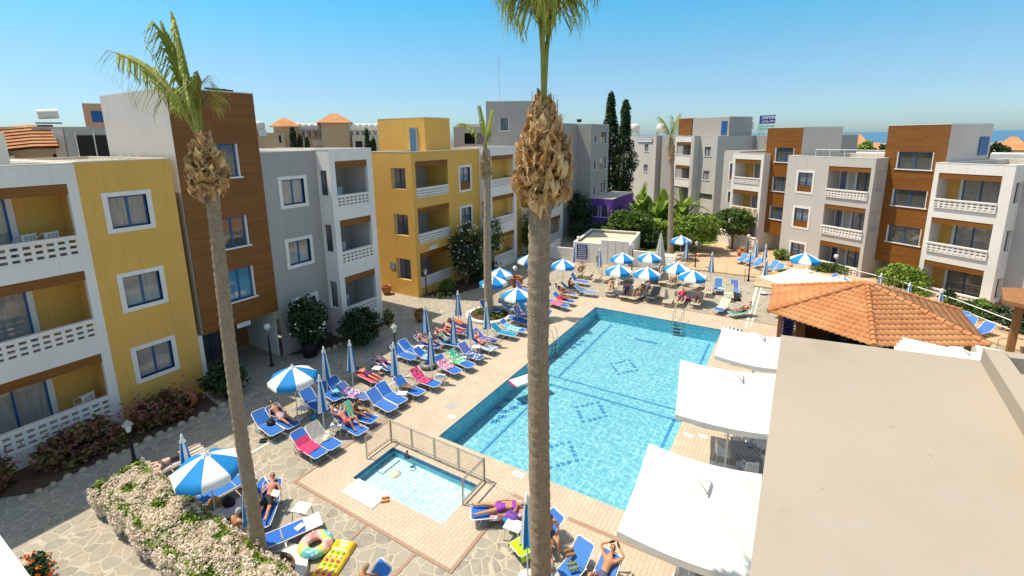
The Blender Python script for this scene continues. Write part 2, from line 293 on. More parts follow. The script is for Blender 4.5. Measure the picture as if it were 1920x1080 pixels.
def rect(name,x0,x1,y0,y1,z,mat,holes=(),kind='structure',th=None):
    b=MB(); xs=sorted({x0,x1,*[v for h in holes for v in h[:2]]}); ys=sorted({y0,y1,*[v for h in holes for v in h[2:]]})
    for a,c in zip(xs,xs[1:]):
        for d,e in zip(ys,ys[1:]):
            u,w=(a+c)/2,(d+e)/2
            if u<x0 or u>x1 or w<y0 or w>y1 or any(h[0]<u<h[1] and h[2]<w<h[3] for h in holes): continue
            b.quad((a,d,z),(c,d,z),(c,e,z),(a,e,z))
    if th: 
        for a,c in ((x0,x0),(x1,x1)): b.quad((a,y0,z-th),(a,y1,z-th),(a,y1,z),(a,y0,z))
        for a in (y0,y1): b.quad((x0,a,z-th),(x1,a,z-th),(x1,a,z),(x0,a,z))
    return tag(b.build(name,mat),kind=kind)
def poly(name,pts,z,mat,kind='structure',th=None):
    b=MB(); n=len(pts); b.add([(p[0],p[1],z) for p in pts],[tuple(range(n))])
    if th:
        for i in range(n):
            p,q=pts[i],pts[(i+1)%n]; b.quad((p[0],p[1],z-th),(q[0],q[1],z-th),(q[0],q[1],z),(p[0],p[1],z))
    return tag(b.build(name,mat),kind=kind)
# ---------------------------------------------------------------- the ground
PX0,PX1,PY0,PY1=-10.78,-3.13,12.12,28.0          # main pool
KX0,KX1,KY0,KY1=-11.81,-8.0,8.96,10.78            # paddling pool
POOLS=[(PX0,PX1,PY0,PY1),(KX0,KX1,KY0,KY1)]
rect('ground',-420,420,-60,600,-.03,'asphalt',[(-22,12,2,30)])
rect('sea',-9000,26000,601,52000,-14,'sea'); rect('sea',421,26000,-3000,600,-14,'sea')
rect('courtyard_paving',-45,14,-6,64,-.012,'crazy_paving',POOLS)
rect('pool_deck',-13.26,.4,11.0,30.2,.0,'pool_deck_pavers',POOLS)
rect('pool_deck',-13.26,-6.87,7.93,10.99,.0,'pool_deck_pavers',POOLS)
poly('pool_deck',[(-6.86,9.87),(-4.9,9.87),(-2.2,9.87),(-2.2,6),(.4,6),(.4,10.99),(-6.86,10.99)],.0,'pool_deck_pavers')
b=MB()
for a in ((-13.36,-13.27,7.83,30.2),(-13.26,-6.87,7.83,7.92),(-6.86,-6.77,7.83,9.87),(-6.76,-4.8,9.78,9.86),(-13.36,.4,30.21,30.3)): b.box(*a,-.2,.012)
tag(b.build('kerb_strip','kerb_tiles'),kind='structure')
b=MB()
for x,y0,y1 in ((-9.9,3.5,7.8),(-8.0,3.5,7.8)): b.box(x-.05,x+.05,y0,y1,-.2,.004)
for p,q in ((G(1300,500),G(1300,501)),):
    pass
tag(b.build('kerb_strip','kerb_tiles'),kind='structure')
def strip(name,p,q,w,z,mat):
    p=Vector((p[0],p[1],0)); q=Vector((q[0],q[1],0)); d=(q-p).normalized(); n=Vector((-d.y,d.x,0))*w/2
    return poly(name,[p-n,q-n,q+n,p+n],z,mat)
strip('paving_band',G(1424,520),G(1398,615),.16,.003,'deck_mark'); strip('paving_band',G(1432,522),G(1408,612),.10,.003,'deck_mark'); strip('paving_band',(-16.0,4.6),(-16.0,9.2),.12,.003,'deck_mark')
strip('paving_band',(-16.0,9.2),(-14.4,19),.1,.003,'deck_mark'); strip('drain_grate',G(1065,972),G(1275,1060),.14,.006,'kerb_tiles'); strip('drain_grate',G(962,928),G(990,940),.14,.006,'kerb_tiles')
strip('drain_cover',G(838,765),G(855,758),.45,.006,'concrete')
# terrace behind, two low steps
poly('terrace',[(-9.6,40.1),(-2.3,40.1),(-2.3,37.6),(3.5,37.6),(12.5,30.5),(12.5,40),(2,49),(-5,53),(-9.6,48)],.10,'terrace_tiles',th=.4)
poly('terrace',[(5.4,30.4),(8.2,27),(14,27),(14,30.4)],.06,'terrace_tiles',th=.2)
poly('lawn',[(-14.5,44),(-9.7,42),(-9.7,48),(-5.5,53),(-2,62),(-16,62)],.05,'grass')
poly('flower_bed',[(-22,1.5),(-20.2,3.2),(-20.2,9.0),(-22,9.2)],.05,'soil'); poly('flower_bed',[(-22,13.4),(-20.9,15),(-20.5,19.4),(-21,19.4),(-22,16.4)],.05,'soil'); poly('flower_bed',[(-22.2,24),(-20.4,25),(-19.6,29),(-20.6,31),(-22.2,31)],.05,'soil')
b=MB()
def stones(path,step=.36):
    for p,q in zip(path,path[1:]):
        p=Vector((*p,0)); q=Vector((*q,0)); n=int((q-p).length/step)
        for k in range(n):
            c=p.lerp(q,k/n); s_=random.uniform(.11,.19); b.lathe([(0,s_*.9),(s_*.6,s_*.75),(s_,s_*.2),(s_*.95,-.1)],6,(c.x+random.uniform(-.04,.04),c.y+random.uniform(-.04,.04),0))
stones([(-20.1,3.0),(-20.1,9.1),(-21.8,9.3)]); stones([(-20.8,14.6),(-20.3,19.4)]); stones([(-21.9,24.2),(-20.2,25),(-19.4,29),(-20.4,31)])
tag(b.build('bed_edging','stone_edge'),kind='structure')
# ---------------------------------------------------------------- pools
WZ=-.06
def pool(name,label,x0,x1,y0,y1,dep,floor,wallm,wat,band):
    t=thing(name,label,'pool',((x0+x1)/2,(y0+y1)/2,0)); cx,cy=(x0+x1)/2,(y0+y1)/2; X,Y=(x1-x0)/2,(y1-y0)/2
    MB().quad((-X,-Y,-dep),(X,-Y,-dep),(X,Y,-dep),(-X,Y,-dep)).build('floor',floor,t)
    b=MB()
    for a,c in (((-X,-Y),(X,-Y)),((X,-Y),(X,Y)),((X,Y),(-X,Y)),((-X,Y),(-X,-Y))):
        b.mi=0; b.quad((*a,-dep-.1),(*c,-dep-.1),(*c,-band),(*a,-band)); b.mi=1; b.quad((*a,-band),(*c,-band),(*c,.001),(*a,.001))
    b.build('side',[wallm,'band_tiles'],t)
    nx,ny=max(2,int(X*8)),max(2,int(Y*8))
    MB().quad((-X,-Y,WZ),(X,-Y,WZ),(X,Y,WZ),(-X,Y,WZ)).build('water',wat,t)
    return t
pm=pool('swimming_pool','large rectangular blue swimming pool with dark lane lines','',0,0,0,0,0,'','') if 0 else pool('swimming_pool','large rectangular blue tiled pool with lane lines and flower motifs on its floor',PX0,PX1,PY0,PY1,.85,'pool_tiles','pool_wall_tiles','pool_water',.05)
pk=pool('paddling_pool','small shallow paddling pool of pale tiles inside a metal railing',KX0,KX1,KY0,KY1,.34,'kid_tiles','pool_wall_tiles','shallow_water',.16)
def RF(x,y,z=-.85):
    return G(x,y,z)
b=MB(); cx,cy=(PX0+PX1)/2,(PY0+PY1)/2; zf=-.842
def line(x0,y0,x1,y1,w=.12):
    p=Vector((x0-cx,y0-cy,zf)); q=Vector((x1-cx,y1-cy,zf)); d=(q-p).normalized(); n=Vector((-d.y,d.x,0))*w/2; b.quad(p-n,q-n,q+n,p+n)
XL,XR=PX0+1.25,PX1-.55; YM=19.0
line(XL,PY0,XL,YM); line(XL,YM+.9,XL,PY1-.3); line(XR,PY0,XR,YM); line(XR,YM+.9,XR,PY1-.3)
line(PX0,YM,PX1,YM); line(PX0+.6,YM+.8,PX1,YM+.8,.10)
line(-7.6,26.2,-6.3,26.2,.22)
def sq(x,y,s_=.13,a=0):
    c,d=math.cos(a)*s_,math.sin(a)*s_; x-=cx; y-=cy; b.quad((x+c-d,y+c+d,zf+.002),(x-c-d,y+c-d,zf+.002),(x-c+d,y-c-d,zf+.002),(x+c+d,y-c+d,zf+.002))
for q in ((1108,772),(1050,852),(1170,688)):
    c=G(*q,-.85)
    for k in range(16):
        a=2*math.pi*k/16; r_=.60/(abs(math.cos(a))+abs(math.sin(a)))*1.15; sq(c.x+r_*math.cos(a)*1.0,c.y+r_*math.sin(a)*1.25,.078,a+.4)
for q in ((951,750),(930,765),(943,772),(960,765),(975,757),(938,782),(926,790),(1090,640),(1082,646),(1072,652)):
    c=G(*q,-.85); sq(c.x,c.y,.13,.4); sq(c.x+.14,c.y+.12,.09,.4)
b.build('lane_marking','pool_mark',pm)
MB().lathe([(0,.0),(.22,.0),(.22,-.02)],20,(*(G(740,889,-.33)-pk.location)[:2],-.334)).build('drain_cover','cream_fabric',pk)
b=MB(); b.box(-1.72,-1.5,.0,.84,-.338,-.29); b.build('step','kid_tiles',pk)
tag(MB().box(-.7,.7,-.35,.35,0,.02).build('board','white_plastic',None,Matrix.Translation(G(684,925,.01))@Matrix.Rotation(R(0),4,'Z')),'flat white board lying on the deck at the near edge of the paddling pool','board')
# ---------------------------------------------------------------- buildings
class Bld:
    def __init__(s,name,label,org,ang,cat='building'):
        s.t=thing(name,label,cat,(org[0],org[1],0),ang); s.t0=s.t
    def fin(s,b,n,m,p=None): return b.build(n,m,p or s.t)
    def wing(s,x0,x1,z1,mat,y=0,dep=8,z0=-.3,holes=(),cap='far_white',left=True,right=True,lh=(),rh=(),hth=.22,par=.35,roofm='screed',label=None):
        "front wall with holes, both flanks, flat roof behind a parapet"
        b=MB(); b.wall(x0,x1,z0,z1,list(holes),y,hth)
        if left: b.wall(y,y+dep,z0,z1,list(lh),x0,.2,axis='x')
        if right: b.wall(y,y+dep,z0,z1,list(rh),x1,-.2,axis='x')
        b.quad((x0,y+dep,z0),(x1,y+dep,z0),(x1,y+dep,z1),(x0,y+dep,z1)); o=s.fin(b,'wall',mat)
        if label: o['label']=label
        c=MB(); w=.24; e=.012
        c.box(x0-e,x1+e,y-e,y+w,z1,z1+.05); c.box(x0-e,x0+w,y+w,y+dep+e,z1,z1+.05); c.box(x1-w,x1+e,y+w,y+dep+e,z1,z1+.05); c.box(x0+w,x1-w,y+dep-w,y+dep+e,z1,z1+.05)
        s.fin(c,'parapet_coping',cap)
        d=MB(); d.quad((x0+w,y+w,z1-par),(x1-w,y+w,z1-par),(x1-w,y+dep-w,z1-par),(x0+w,y+dep-w,z1-par))
        for q in (((x0+w,y+w),(x1-w,y+w)),((x1-w,y+w),(x1-w,y+dep-w)),((x1-w,y+dep-w),(x0+w,y+dep-w)),((x0+w,y+dep-w),(x0+w,y+w))): d.quad((*q[0],z1-par),(*q[1],z1-par),(*q[1],z1),(*q[0],z1))
        s.fin(d,'roof',roofm)
    def window(s,x0,x1,z0,z1,y=0,sur='white',w=.17,glass='window_glass',bars='blue_frame',kind='',rd=.16):
        "white surround set 3 cm proud, blue sash, pane"
        b=MB()
        if w:
            y1=y-.03; 
            b.wall(x0,x1,z0,z1,[(x0+w,x1-w,z0+w,z1-w)],y1,rd+.03,back=False)
            for q in (((x0,z0),(x1,z0)),((x1,z0),(x1,z1)),((x1,z1),(x0,z1)),((x0,z1),(x0,z0))): b.quad((q[0][0],y1,q[0][1]),(q[1][0],y1,q[1][1]),(q[1][0],y,q[1][1]),(q[0][0],y,q[0][1]))
        else: b.box(x0-.06,x1+.1,y-.07,y+.1,z0-.07,z0-.001); b.box(x0-.001,x0+.05,y-.02,y+rd,z0,z1); b.box(x1-.05,x1+.001,y-.02,y+rd,z0,z1)
        f=s.fin(b,'window',sur); a,c,d,e=x0+w+.004,x1-w-.004,z0+w+.004,z1-w-.004
        if not w: a+=.05; c-=.05
        if kind=='french':
            zz=d+(e-d)*.32; MB().box(a,c,y+.02,y+.07,d,zz).build('panel','wood_cladding',f); q=MB(); q.box(a,c,y+.01,y+.04,zz+.52,zz+.56)
            n=7
            for k in range(n): q.box(a+(c-a)*(k+.5)/n-.012,a+(c-a)*(k+.5)/n+.012,y+.015,y+.035,zz,zz+.52)
            q.build('rail',bars,f); d=zz
        q=MB(); t=.055; yy=y+rd-.05
        q.box(a,a+t,yy,yy+.05,d,e); q.box(c-t,c,yy,yy+.05,d,e); q.box(a+t,c-t,yy,yy+.05,e-t,e); q.box(a+t,c-t,yy,yy+.05,d,d+t); m_=(a+c)/2; q.box(m_-.035,m_+.035,yy-.005,yy+.05,d+t,e-t); q.build('sash',bars,f)
        MB().quad((a,yy+.03,d),(c,yy+.03,d),(c,yy+.03,e),(a,yy+.03,e)).build('pane',glass,f)
        return f
    def balcony(s,x0,x1,zb,zr,zt,y=0,dep=1.5,back='white',sidem=None,doors=((.35,.9),),rail='white',side_open=None,proud=0,ncol=None,lintel=True,th=.22,rows=3,lopen=False,ropen=False):
        "recess behind an opening: room box, breeze-block balustrade, timber lintel, sliding doors; zb bottom of blocks, zr rail top, zt opening top"
        fl=zb-.12; b=MB(); Y0,Y1=y+th,y+dep; sidem=sidem or back
        b.mi=0; b.quad((x0-.1,Y1,fl),(x1+.1,Y1,fl),(x1+.1,Y1,zt+.3),(x0-.1,Y1,zt+.3))
        b.mi=1
        if not ropen: b.quad((x1+.1,Y0,fl),(x1+.1,Y1,fl),(x1+.1,Y1,zt+.3),(x1+.1,Y0,zt+.3))
        if not lopen: b.quad((x0-.1,Y0,fl),(x0-.1,Y1,fl),(x0-.1,Y1,zt+.3),(x0-.1,Y0,zt+.3))
        b.mi=2; b.quad((x0-.1,Y0-.0,zb),(x1+.1,Y0,zb),(x1+.1,Y1,zb),(x0-.1,Y1,zb)); b.quad((x0-.1,Y0,zt+.3),(x1+.1,Y0,zt+.3),(x1+.1,Y1,zt+.3),(x0-.1,Y1,zt+.3))
        p=s.fin(b,'balcony',[back,sidem,'light_grey'])
        q=MB(); n=ncol or max(3,round((x1-x0)/.26)); hs_=[]; wx=(x1-x0)/n; zt_=zr-.09; hz=(zt_-zb-.02)/rows
        for i in range(n):
            for k in range(rows): hs_.append((x0+wx*i+wx*.17,x0+wx*i+wx*.83,zb+hz*k+hz*.28,zb+hz*k+hz*.80))
        q.wall(x0,x1,zb,zt_,hs_,y-proud+.02,.12,back=True); q.box(x0-.02*(proud>0),x1,y-proud-.02,y-proud+.18,zt_,zr); q.build('balustrade',rail,p)
        if lintel: MB().box(x0,x1,y+.03,y+.16,zt-.36,zt+.02).build('lintel','wood_cladding',p)
        for a,c in doors:
            dx0,dx1=x0+(x1-x0)*a,x0+(x1-x0)*c; zt2=zb+2.15; f=MB(); f.wall(dx0-.17,dx1+.17,zb,zt2+.17,[(dx0,dx1,zb,zt2)],Y1-.06,.06); f.quad((dx1+.17,Y1-.06,zb),(dx1+.17,Y1,zb),(dx1+.17,Y1,zt2+.17),(dx1+.17,Y1-.06,zt2+.17)); f.build('door_surround','white',p)
            f=MB(); t=.07
            for k in range(3): xx=dx0+(dx1-dx0-t)*k/2; f.box(xx,xx+t,Y1-.05,Y1-.003,zb,zt2)
            f.box(dx0+t,dx1-t,Y1-.048,Y1-.004,zt2-t,zt2-.001); f.build('door_frame','blue_frame',p); MB().quad((dx0,Y1-.02,zb),(dx1,Y1-.02,zb),(dx1,Y1-.02,zt2),(dx0,Y1-.02,zt2)).build('door_pane','window_glass',p)
        return p
A90=math.pi/2
# --- near left building: white bay, yellow wing, timber tower, grey wing, white bay
L=Bld('apartment_building','near left apartment building with white balconies, yellow wing, timber-clad tower and grey wing',(-22.1,0),A90)
op=[(-.5,6.13,7.02,9.6),(-.5,6.13,3.85,6.43),(-.5,6.13,.66,3.18)]
L.wing(-1.0,6.42,10.27,'white',holes=op,right=False)
for i,(z0,zr,zt) in enumerate(((7.02,7.75,9.6),(3.85,4.55,6.43),(.66,1.41,3.18))): L.balcony(-.5,6.13,z0,zr,zt,back='yellow',doors=((.52,.80),),ncol=22)
w1=[(7.02,8.6,7.62,9.17),(7.02,8.6,4.46,6.04),(7.02,8.6,1.44,3.0)]
L.wing(6.42,9.46,10.3,'yellow',holes=[(a+.17,b_-.17,c+.17,d-.17) for a,b_,c,d in w1],left=False,cap='cream_wall')
for a in w1: L.window(*a)
tw=[(10.87,12.22,9.4,10.87),(10.87,12.22,6.2,7.58),(10.87,12.22,3.67,5.16)]
L.wing(9.7,13.26,13.1,'wood_cladding',y=-.04,dep=6.4,z0=2.55,holes=tw,left=False,right=False)
b=MB(); b.wall(-.02,6.4,2.55,13.1,[],9.69,.1,axis='x'); b.wall(-.02,6.4,2.55,13.1,[],13.262,-.1,axis='x'); b.quad((9.7,0,2.55),(13.26,0,2.55),(13.26,6.4,2.55),(9.7,6.4,2.55)); L.fin(b,'wall','light_grey')
for k,a in enumerate(tw): L.window(*a,y=-.04,w=0,glass=('dark_glass','dark_glass','blue_glass')[k])
b=MB(); b.box(9.46,9.66,.05,.6,0,2.54); b.box(13.2,13.27,.3,6,0,2.54); L.fin(b,'wall','white'); b=MB(); b.quad((9.5,3,0),(13.3,3,0),(13.3,3,2.55),(9.5,3,2.55)); b.quad((9.5,.6,0),(9.5,3,0),(9.5,3,2.55),(9.5,.6,2.55)); L.fin(b,'wall','timber')  # dark brown recess walls, the entrance's shade put into their colour
b=MB(); b.quad((9.7,.1,2.54),(13.26,.1,2.54),(13.26,3,2.54),(9.7,3,2.54)); L.fin(b,'entrance_ceiling_shade','dark')  # near-black sheet paints the shade under the tower
b=MB(); b.box(10.3,11.2,2.93,2.99,0,2.1); b.box(11.3,12.2,2.93,2.99,0,2.1); o=L.fin(b,'entrance_door','dark_glass'); b=MB(); b.box(10.2,12.3,2.9,2.94,2.1,2.2); b.box(11.2,11.3,2.9,2.97,0,2.1); b.build('door_frame','blue_frame',o)
w4=[(14.03,15.62,7.6,9.22),(14.03,15.62,4.48,6.05),(14.03,15.62,1.3,2.88)]
L.wing(13.27,16.31,10.42,'grey',holes=[(a+.17,b_-.17,c+.17,d-.17) for a,b_,c,d in w4],left=False,right=False)
for a in w4: L.window(*a)
o5=[(16.65,18.82,7.45,9.87),(16.65,18.82,4.3,6.71),(16.65,18.82,1.08,3.53)]
so=[(-.75,-.02,8.06,9.4),(-.75,-.02,4.96,6.5),(-.75,-.02,1.75,3.3)]
L.wing(16.31,19.2,10.46,'white',y=-1.05,dep=9,holes=o5,lh=so)
for z0,zr,zt in ((7.45,8.06,9.87),(4.3,4.96,6.71),(1.08,1.75,3.53)): L.balcony(16.65,18.82,z0,zr,zt,y=-1.05,dep=2.0,back='grey',sidem='light_grey',doors=((.05,.5),),ncol=8,lopen=True)
L.wing(19.21,20.5,10.3,'grey',y=1.0,dep=8,left=False)  # unseen back wing added to lengthen the shadow across the passage
# sign over the entrance and notice board
def sign(name,label,M,w,h,mat,txt=(),tm='sign_white',th=.03,size=.1,fr=None,cat='sign'):
    t=thing(name,label,cat); t.matrix_world=M; MB().box(-w/2,w/2,0,th,-h/2,h/2).build('board',mat,t)
    if fr: MB().wall(-w/2-.02,w/2+.02,-h/2-.02,h/2+.02,[(-w/2+.02,w/2-.02,-h/2+.02,h/2-.02)],-.01,th+.01,back=True).build('frame',fr,t)
    for s_,x,z,k in txt: text(s_,x,z,k,tm,t,-.006)
    return t
def text(s_,x,z,size,mat,parent,y=-.004,al='CENTER'):
    c=bpy.data.curves.new('lettering','FONT'); c.body=s_; c.size=size; c.extrude=.002; c.align_x=al; c.align_y='CENTER'
    o=bpy.data.objects.new('tmp',c); C.objects.link(o); me=bpy.data.meshes.new_from_object(o); bpy.data.objects.remove(o)
    me.materials.clear(); me.materials.append(MATS[mat]); o=bpy.data.objects.new('lettering',me); C.objects.link(o); o.parent=parent; o.matrix_local=Matrix.Translation((x,y,z))@Matrix.Rotation(A90,4,'X'); return o
MW=lambda X,Y,Z,a: Matrix.Translation((X,Y,Z))@Matrix.Rotation(a,4,'Z')
def lines(t,w,h,n,mat):
    b=MB()
    for k in range(n):
        z=h/2-h*(k+.5)/n; x=-w/2+w*.1
        while x<w*.38:
            l=random.uniform(.05,.16)*w; b.box(x,min(x+l,w*.42),-.004,.001,z-h*.14/n*1.2,z+h*.14/n*1.2); x+=l+w*.03
    b.build('lettering',mat,t)
s1=sign('entrance_sign','small white sign with blue writing under the timber tower over the dark entrance',MW(-22.0,11.45,2.45,A90),.62,.2,'sign_white'); lines(s1,.6,.16,2,'sign_blue')
s2=sign('notice_board','blue notice with white writing on the white ground-floor balcony wall',MW(-21.02,17.55,.62,A90),.62,.42,'sign_blue'); lines(s2,.6,.36,5,'sign_white')
s3=sign('notice_board','small dark notice board of tiles on the yellow flank wall',MW(-24.62,23.70,2.0,0),.5,.5,'sign_blue'); lines(s3,.5,.44,4,'sign_white')
s4=sign('balcony_plaque','small pale plaque with blue writing under the middle balcony of the yellow building',MW(-22.24,25.5,3.3,A90),.85,.26,'sign_white'); lines(s4,.85,.2,2,'sign_teal')
# --- middle left: yellow building
Y=Bld('apartment_building','yellow apartment building with white bays and a yellow rooftop room',(-22.3,0),A90)
oy=[(24.08,27.52,6.97,9.47),(24.08,27.52,3.75,6.28),(24.08,27.52,.6,3.1)]
wy=[(28.77,30.4,6.88,8.93),(28.77,30.4,3.72,5.8),(28.77,30.4,.6,2.65)]
sy=[(.6,1.95,7.6,9.03),(.6,1.95,4.36,5.84),(.6,1.95,1.14,2.67)]
Y.wing(23.73,47.1,10.08,'yellow',dep=4.0,holes=oy+[(a+.17,b_-.17,c+.17,d-.17) for a,b_,c,d in wy],lh=sy,cap='cream_wall')
for z0,zr,zt in ((6.97,7.65,9.47),(3.75,4.45,6.28),(.6,1.3,3.1)): Y.balcony(24.08,27.52,z0,zr,zt,dep=2.2,back='grey',sidem='yellow',doors=((.05,.42),),ncol=13,lopen=True)
for a in wy: Y.window(*a,kind='french')
ob=[(31.95,35.35,7.0,9.54),(31.95,35.35,3.78,6.24),(31.95,35.35,.5,2.97)]
Y.wing(31.5,35.8,10.19,'white',y=-.9,dep=3,holes=ob,lh=[(-.65,-.05,7.7,9.0),(-.65,-.05,4.5,5.9),(-.65,-.05,1.2,2.6)],rh=[(-.5,.5,7.7,9.4),(-.5,.5,4.4,6.1),(-.5,.5,1.2,2.9)])
for z0,zr,zt in ((7.0,7.62,9.54),(3.78,4.42,6.24),(.5,1.15,2.97)): Y.balcony(31.95,35.35,z0,zr,zt,y=-.9,dep=2.0,back='grey',sidem='yellow',doors=((.02,.3),),ncol=14,lopen=True,ropen=True)
Y.wing(38.2,45.4,9.9,'white',y=-.9,dep=3,holes=[(38.8,44.8,6.9,9.3),(38.8,44.8,3.7,6.1),(38.8,44.8,.5,2.9)],lh=[(-.9+.1,.6,7.7,9.0),(-.8,.6,4.5,5.9),(-.8,.6,1.2,2.6)])
for z0,zr,zt in ((6.9,7.6,9.3),(3.7,4.4,6.1),(.5,1.1,2.9)): Y.balcony(38.8,44.8,z0,zr,zt,y=-.9,dep=2.2,back='yellow',ncol=18)
Y.wing(27.7,30.7,12.5,'yellow',y=2.2,dep=4.9,z0=9.6,par=.2)
b=MB(); b.box(27.62,27.7,3.0,3.62,10.0,11.75); o=Y.fin(b,'rooftop_door','blue_glass'); b=MB(); b.box(27.6,27.71,3.62,3.7,10.0,11.8); b.box(27.6,27.71,2.92,3.0,10.0,11.8); b.build('door_frame','grey',o)
# --- right hand row
A2=math.atan2(-.58,.815)
def win_row(B,ws,**k):
    for a in ws: B.window(*a,**k)
Gb=Bld('apartment_building','grey apartment building right of centre with two-door balconies and timber-panelled windows',(-1.1,47.5),A2)
og=[(3.48,6.6,5.98,8.4),(3.48,6.6,2.98,5.38),(3.48,6.6,.03,2.4)]; wg=[(.83,2.42,6.0,7.93),(.83,2.42,3.0,4.93),(.83,2.42,.12,1.9)]
Gb.wing(-.1,6.85,9.08,'light_grey',dep=8,holes=og+[(a+.17,b_-.17,c+.17,d-.17) for a,b_,c,d in wg],rh=[(.3,1.3,6.7,8.2),(.3,1.3,3.7,5.2)])
for z0,zr,zt in ((5.98,6.64,8.4),(2.98,3.68,5.38),(.03,.76,2.4)): Gb.balcony(3.48,6.6,z0,zr,zt,dep=1.7,back='light_grey',sidem='light_grey',doors=((.0,.14),(.40,.80)),ncol=13,proud=.12)
for a in wg: Gb.window(*a,kind='french')
b=MB(); b.tube([(.9,2,9.6),(8.3,2,9.62)],.03,6); [b.tube([(.9+k*1.2,2,9.0),(.9+k*1.2,2,9.6)],.02,5) for k in range(6)]; Gb.fin(b,'roof_rail','white_paint')
T3=Bld('stair_tower','timber-clad stair tower between the grey building and the white bay at right',(5.53,44.6),A2,'building')
tw=[(.3,2.5,8.36,9.56),(.34,2.5,5.69,6.88),(.34,2.5,2.97,4.2)]
T3.wing(-.56,3.2,11.42,'wood_cladding',dep=5.3,z0=1.41,holes=tw,left=True,right=False); b=MB(); b.wall(-.005,5.3,1.41,11.42,[],3.21,-.1,axis='x'); T3.fin(b,'wall','light_grey')
for a in tw: T3.window(*a,w=0,glass='dark_glass')
b=MB(); b.box(-.5,3.1,2.2,2.4,-.2,1.4); T3.fin(b,'wall','cream_wall'); b=MB(); b.box(3.2,3.28,3.75,4.9,9.3,10.55); T3.fin(b,'rooftop_door','blue_frame')
Wb=Bld('apartment_building','white balcony building at far right with three timber-lintelled balconies',(7.6,41.9),A2)
ow=[(.17,3.35,5.98,8.28),(.17,3.35,2.98,5.31),(.17,3.35,-.05,2.34)]
Wb.wing(-.1,3.88,8.9,'white',dep=9,holes=ow,rh=[(.45,1.15,6.62,7.9),(.45,1.15,3.6,4.95),(.45,1.15,.55,1.9)])
for z0,zr,zt in ((5.98,6.6,8.28),(2.98,3.63,5.31),(-.05,.54,2.34)): Wb.balcony(.17,3.35,z0,zr,zt,dep=1.5,back='yellow',sidem='white',doors=((.24,.84),),ncol=11,proud=.12)
w13=[(5.0,6.4,6.2,7.7),(5.0,6.4,3.2,4.7),(5.0,6.4,.3,1.75)]
Wb.wing(3.89,12,8.85,'light_grey',y=1.25,dep=8,holes=[(a+.17,b_-.17,c+.17,d-.17) for a,b_,c,d in w13],left=False)
for a in w13: Wb.window(*a,y=1.25)
B9=Bld('apartment_building','white and grey building behind the round tree with bunting on a balcony',(-8.6,53.5),A2)
o9=[(3.5,6.4,6.3,8.6),(3.5,6.4,3.45,5.64),(3.5,6.4,.35,2.67)]; w9=[(2.0,3.05,6.3,8.2),(2.0,3.05,3.98,5.34)]
B9.wing(1.25,3.2,9.25,'light_grey',y=.9,dep=8,holes=[(a*1.0+.12,b_-.12,c+.12,d-.12) for a,b_,c,d in w9],right=False)
B9.window(*w9[0],y=.9,w=.12,kind='french'); B9.window(*w9[1],y=.9,w=.12)
B9.wing(3.2,6.68,9.1,'white',dep=8,holes=o9)
for z0,zr,zt in ((6.3,6.9,8.6),(3.45,4.05,5.64),(.35,1.0,2.67)): B9.balcony(3.5,6.4,z0,zr,zt,dep=1.6,back='yellow',sidem='white',doors=((.36,.80),),ncol=12,proud=.08)
T2=Bld('stair_tower','timber-clad stair tower right of the palm with a pale rooftop flank',(-5,52),A2)
tw=[(3.3,5.14,8.45,9.7),(3.3,5.14,5.8,7.1),(3.3,5.14,3.2,4.35)]
T2.wing(2.3,5.78,11.46,'wood_cladding',dep=5.2,z0=1.8,holes=tw,right=False); b=MB(); b.wall(-.005,5.2,1.8,11.46,[],5.79,-.1,axis='x'); T2.fin(b,'wall','light_grey')
for a in tw: T2.window(*a,w=0,glass='dark_glass')
b=MB(); b.box(2.4,5.7,1.6,1.8,-.2,1.79); T2.fin(b,'wall','cream_wall')
B8=Bld('apartment_building','grey building with purple balconies and timber tower behind the tall palm',(-11.2,66.2),A2)
o8=[(-4.5,-1.75,8.05,10.0),(-4.5,-1.75,4.95,6.9)]; w8=[(.05,1.25,8.25,9.4),(.05,1.25,5.2,6.35)]
B8.wing(-4.75,-1.5,10.7,'white',y=-.5,dep=8,z0=4.0,holes=o8)
for z0,zr,zt in ((7.75,8.3,10.0),(4.6,5.15,6.9)): B8.balcony(-4.5,-1.75,z0,zr,zt,y=-.5,dep=1.6,back='purple',sidem='white',doors=(),ncol=11)
B8.wing(-1.45,2.15,10.7,'light_grey',dep=9,holes=[(a,b_,c,d) for a,b_,c,d in w8]+[(-.3,1.9,2.7,3.4)],left=False)
B8.wing(2.16,12.0,10.7,'grey',y=6.2,dep=5,holes=[(4.6,5.1,7.7,8.4),(8.3,9.2,7.7,8.4)],left=False)
for a in w8: B8.window(*a,w=0)
B8.wing(-8,-4.76,10.6,'light_grey',y=2,dep=6,left=False,right=False); b=MB(); b.box(-1.3,-.75,-1.0,0,-.2,10.8); B8.fin(b,'pier','light_grey'); MB().box(-.3,1.9,.1,.16,2.7,3.4).build('window','dark_glass',B8.t)
B8.wing(-7.0,-4.4,13.2,'wood_cladding',y=1.9,dep=4,z0=4,right=False); B8.wing(-4.39,1.9,13.1,'grey',y=2.0,dep=4,z0=9.8,left=False); MB().box(.7,1.6,1.94,2.0,10.9,12.6).build('rooftop_door','blue_frame',B8.t)
Sb=Bld('shop_building','distant grey shop building with a sign above its two small windows',(-20.7,72.1),A2)
ws=[(.05,1.1,8.6,9.65),(.05,1.1,5.6,6.65)]
Sb.wing(-4.5,2.7,10.8,'light_grey',dep=9,holes=ws); Sb.wing(3.6,7.8,10.8,'grey',y=.3,dep=9); [Sb.window(*a,w=0) for a in ws]
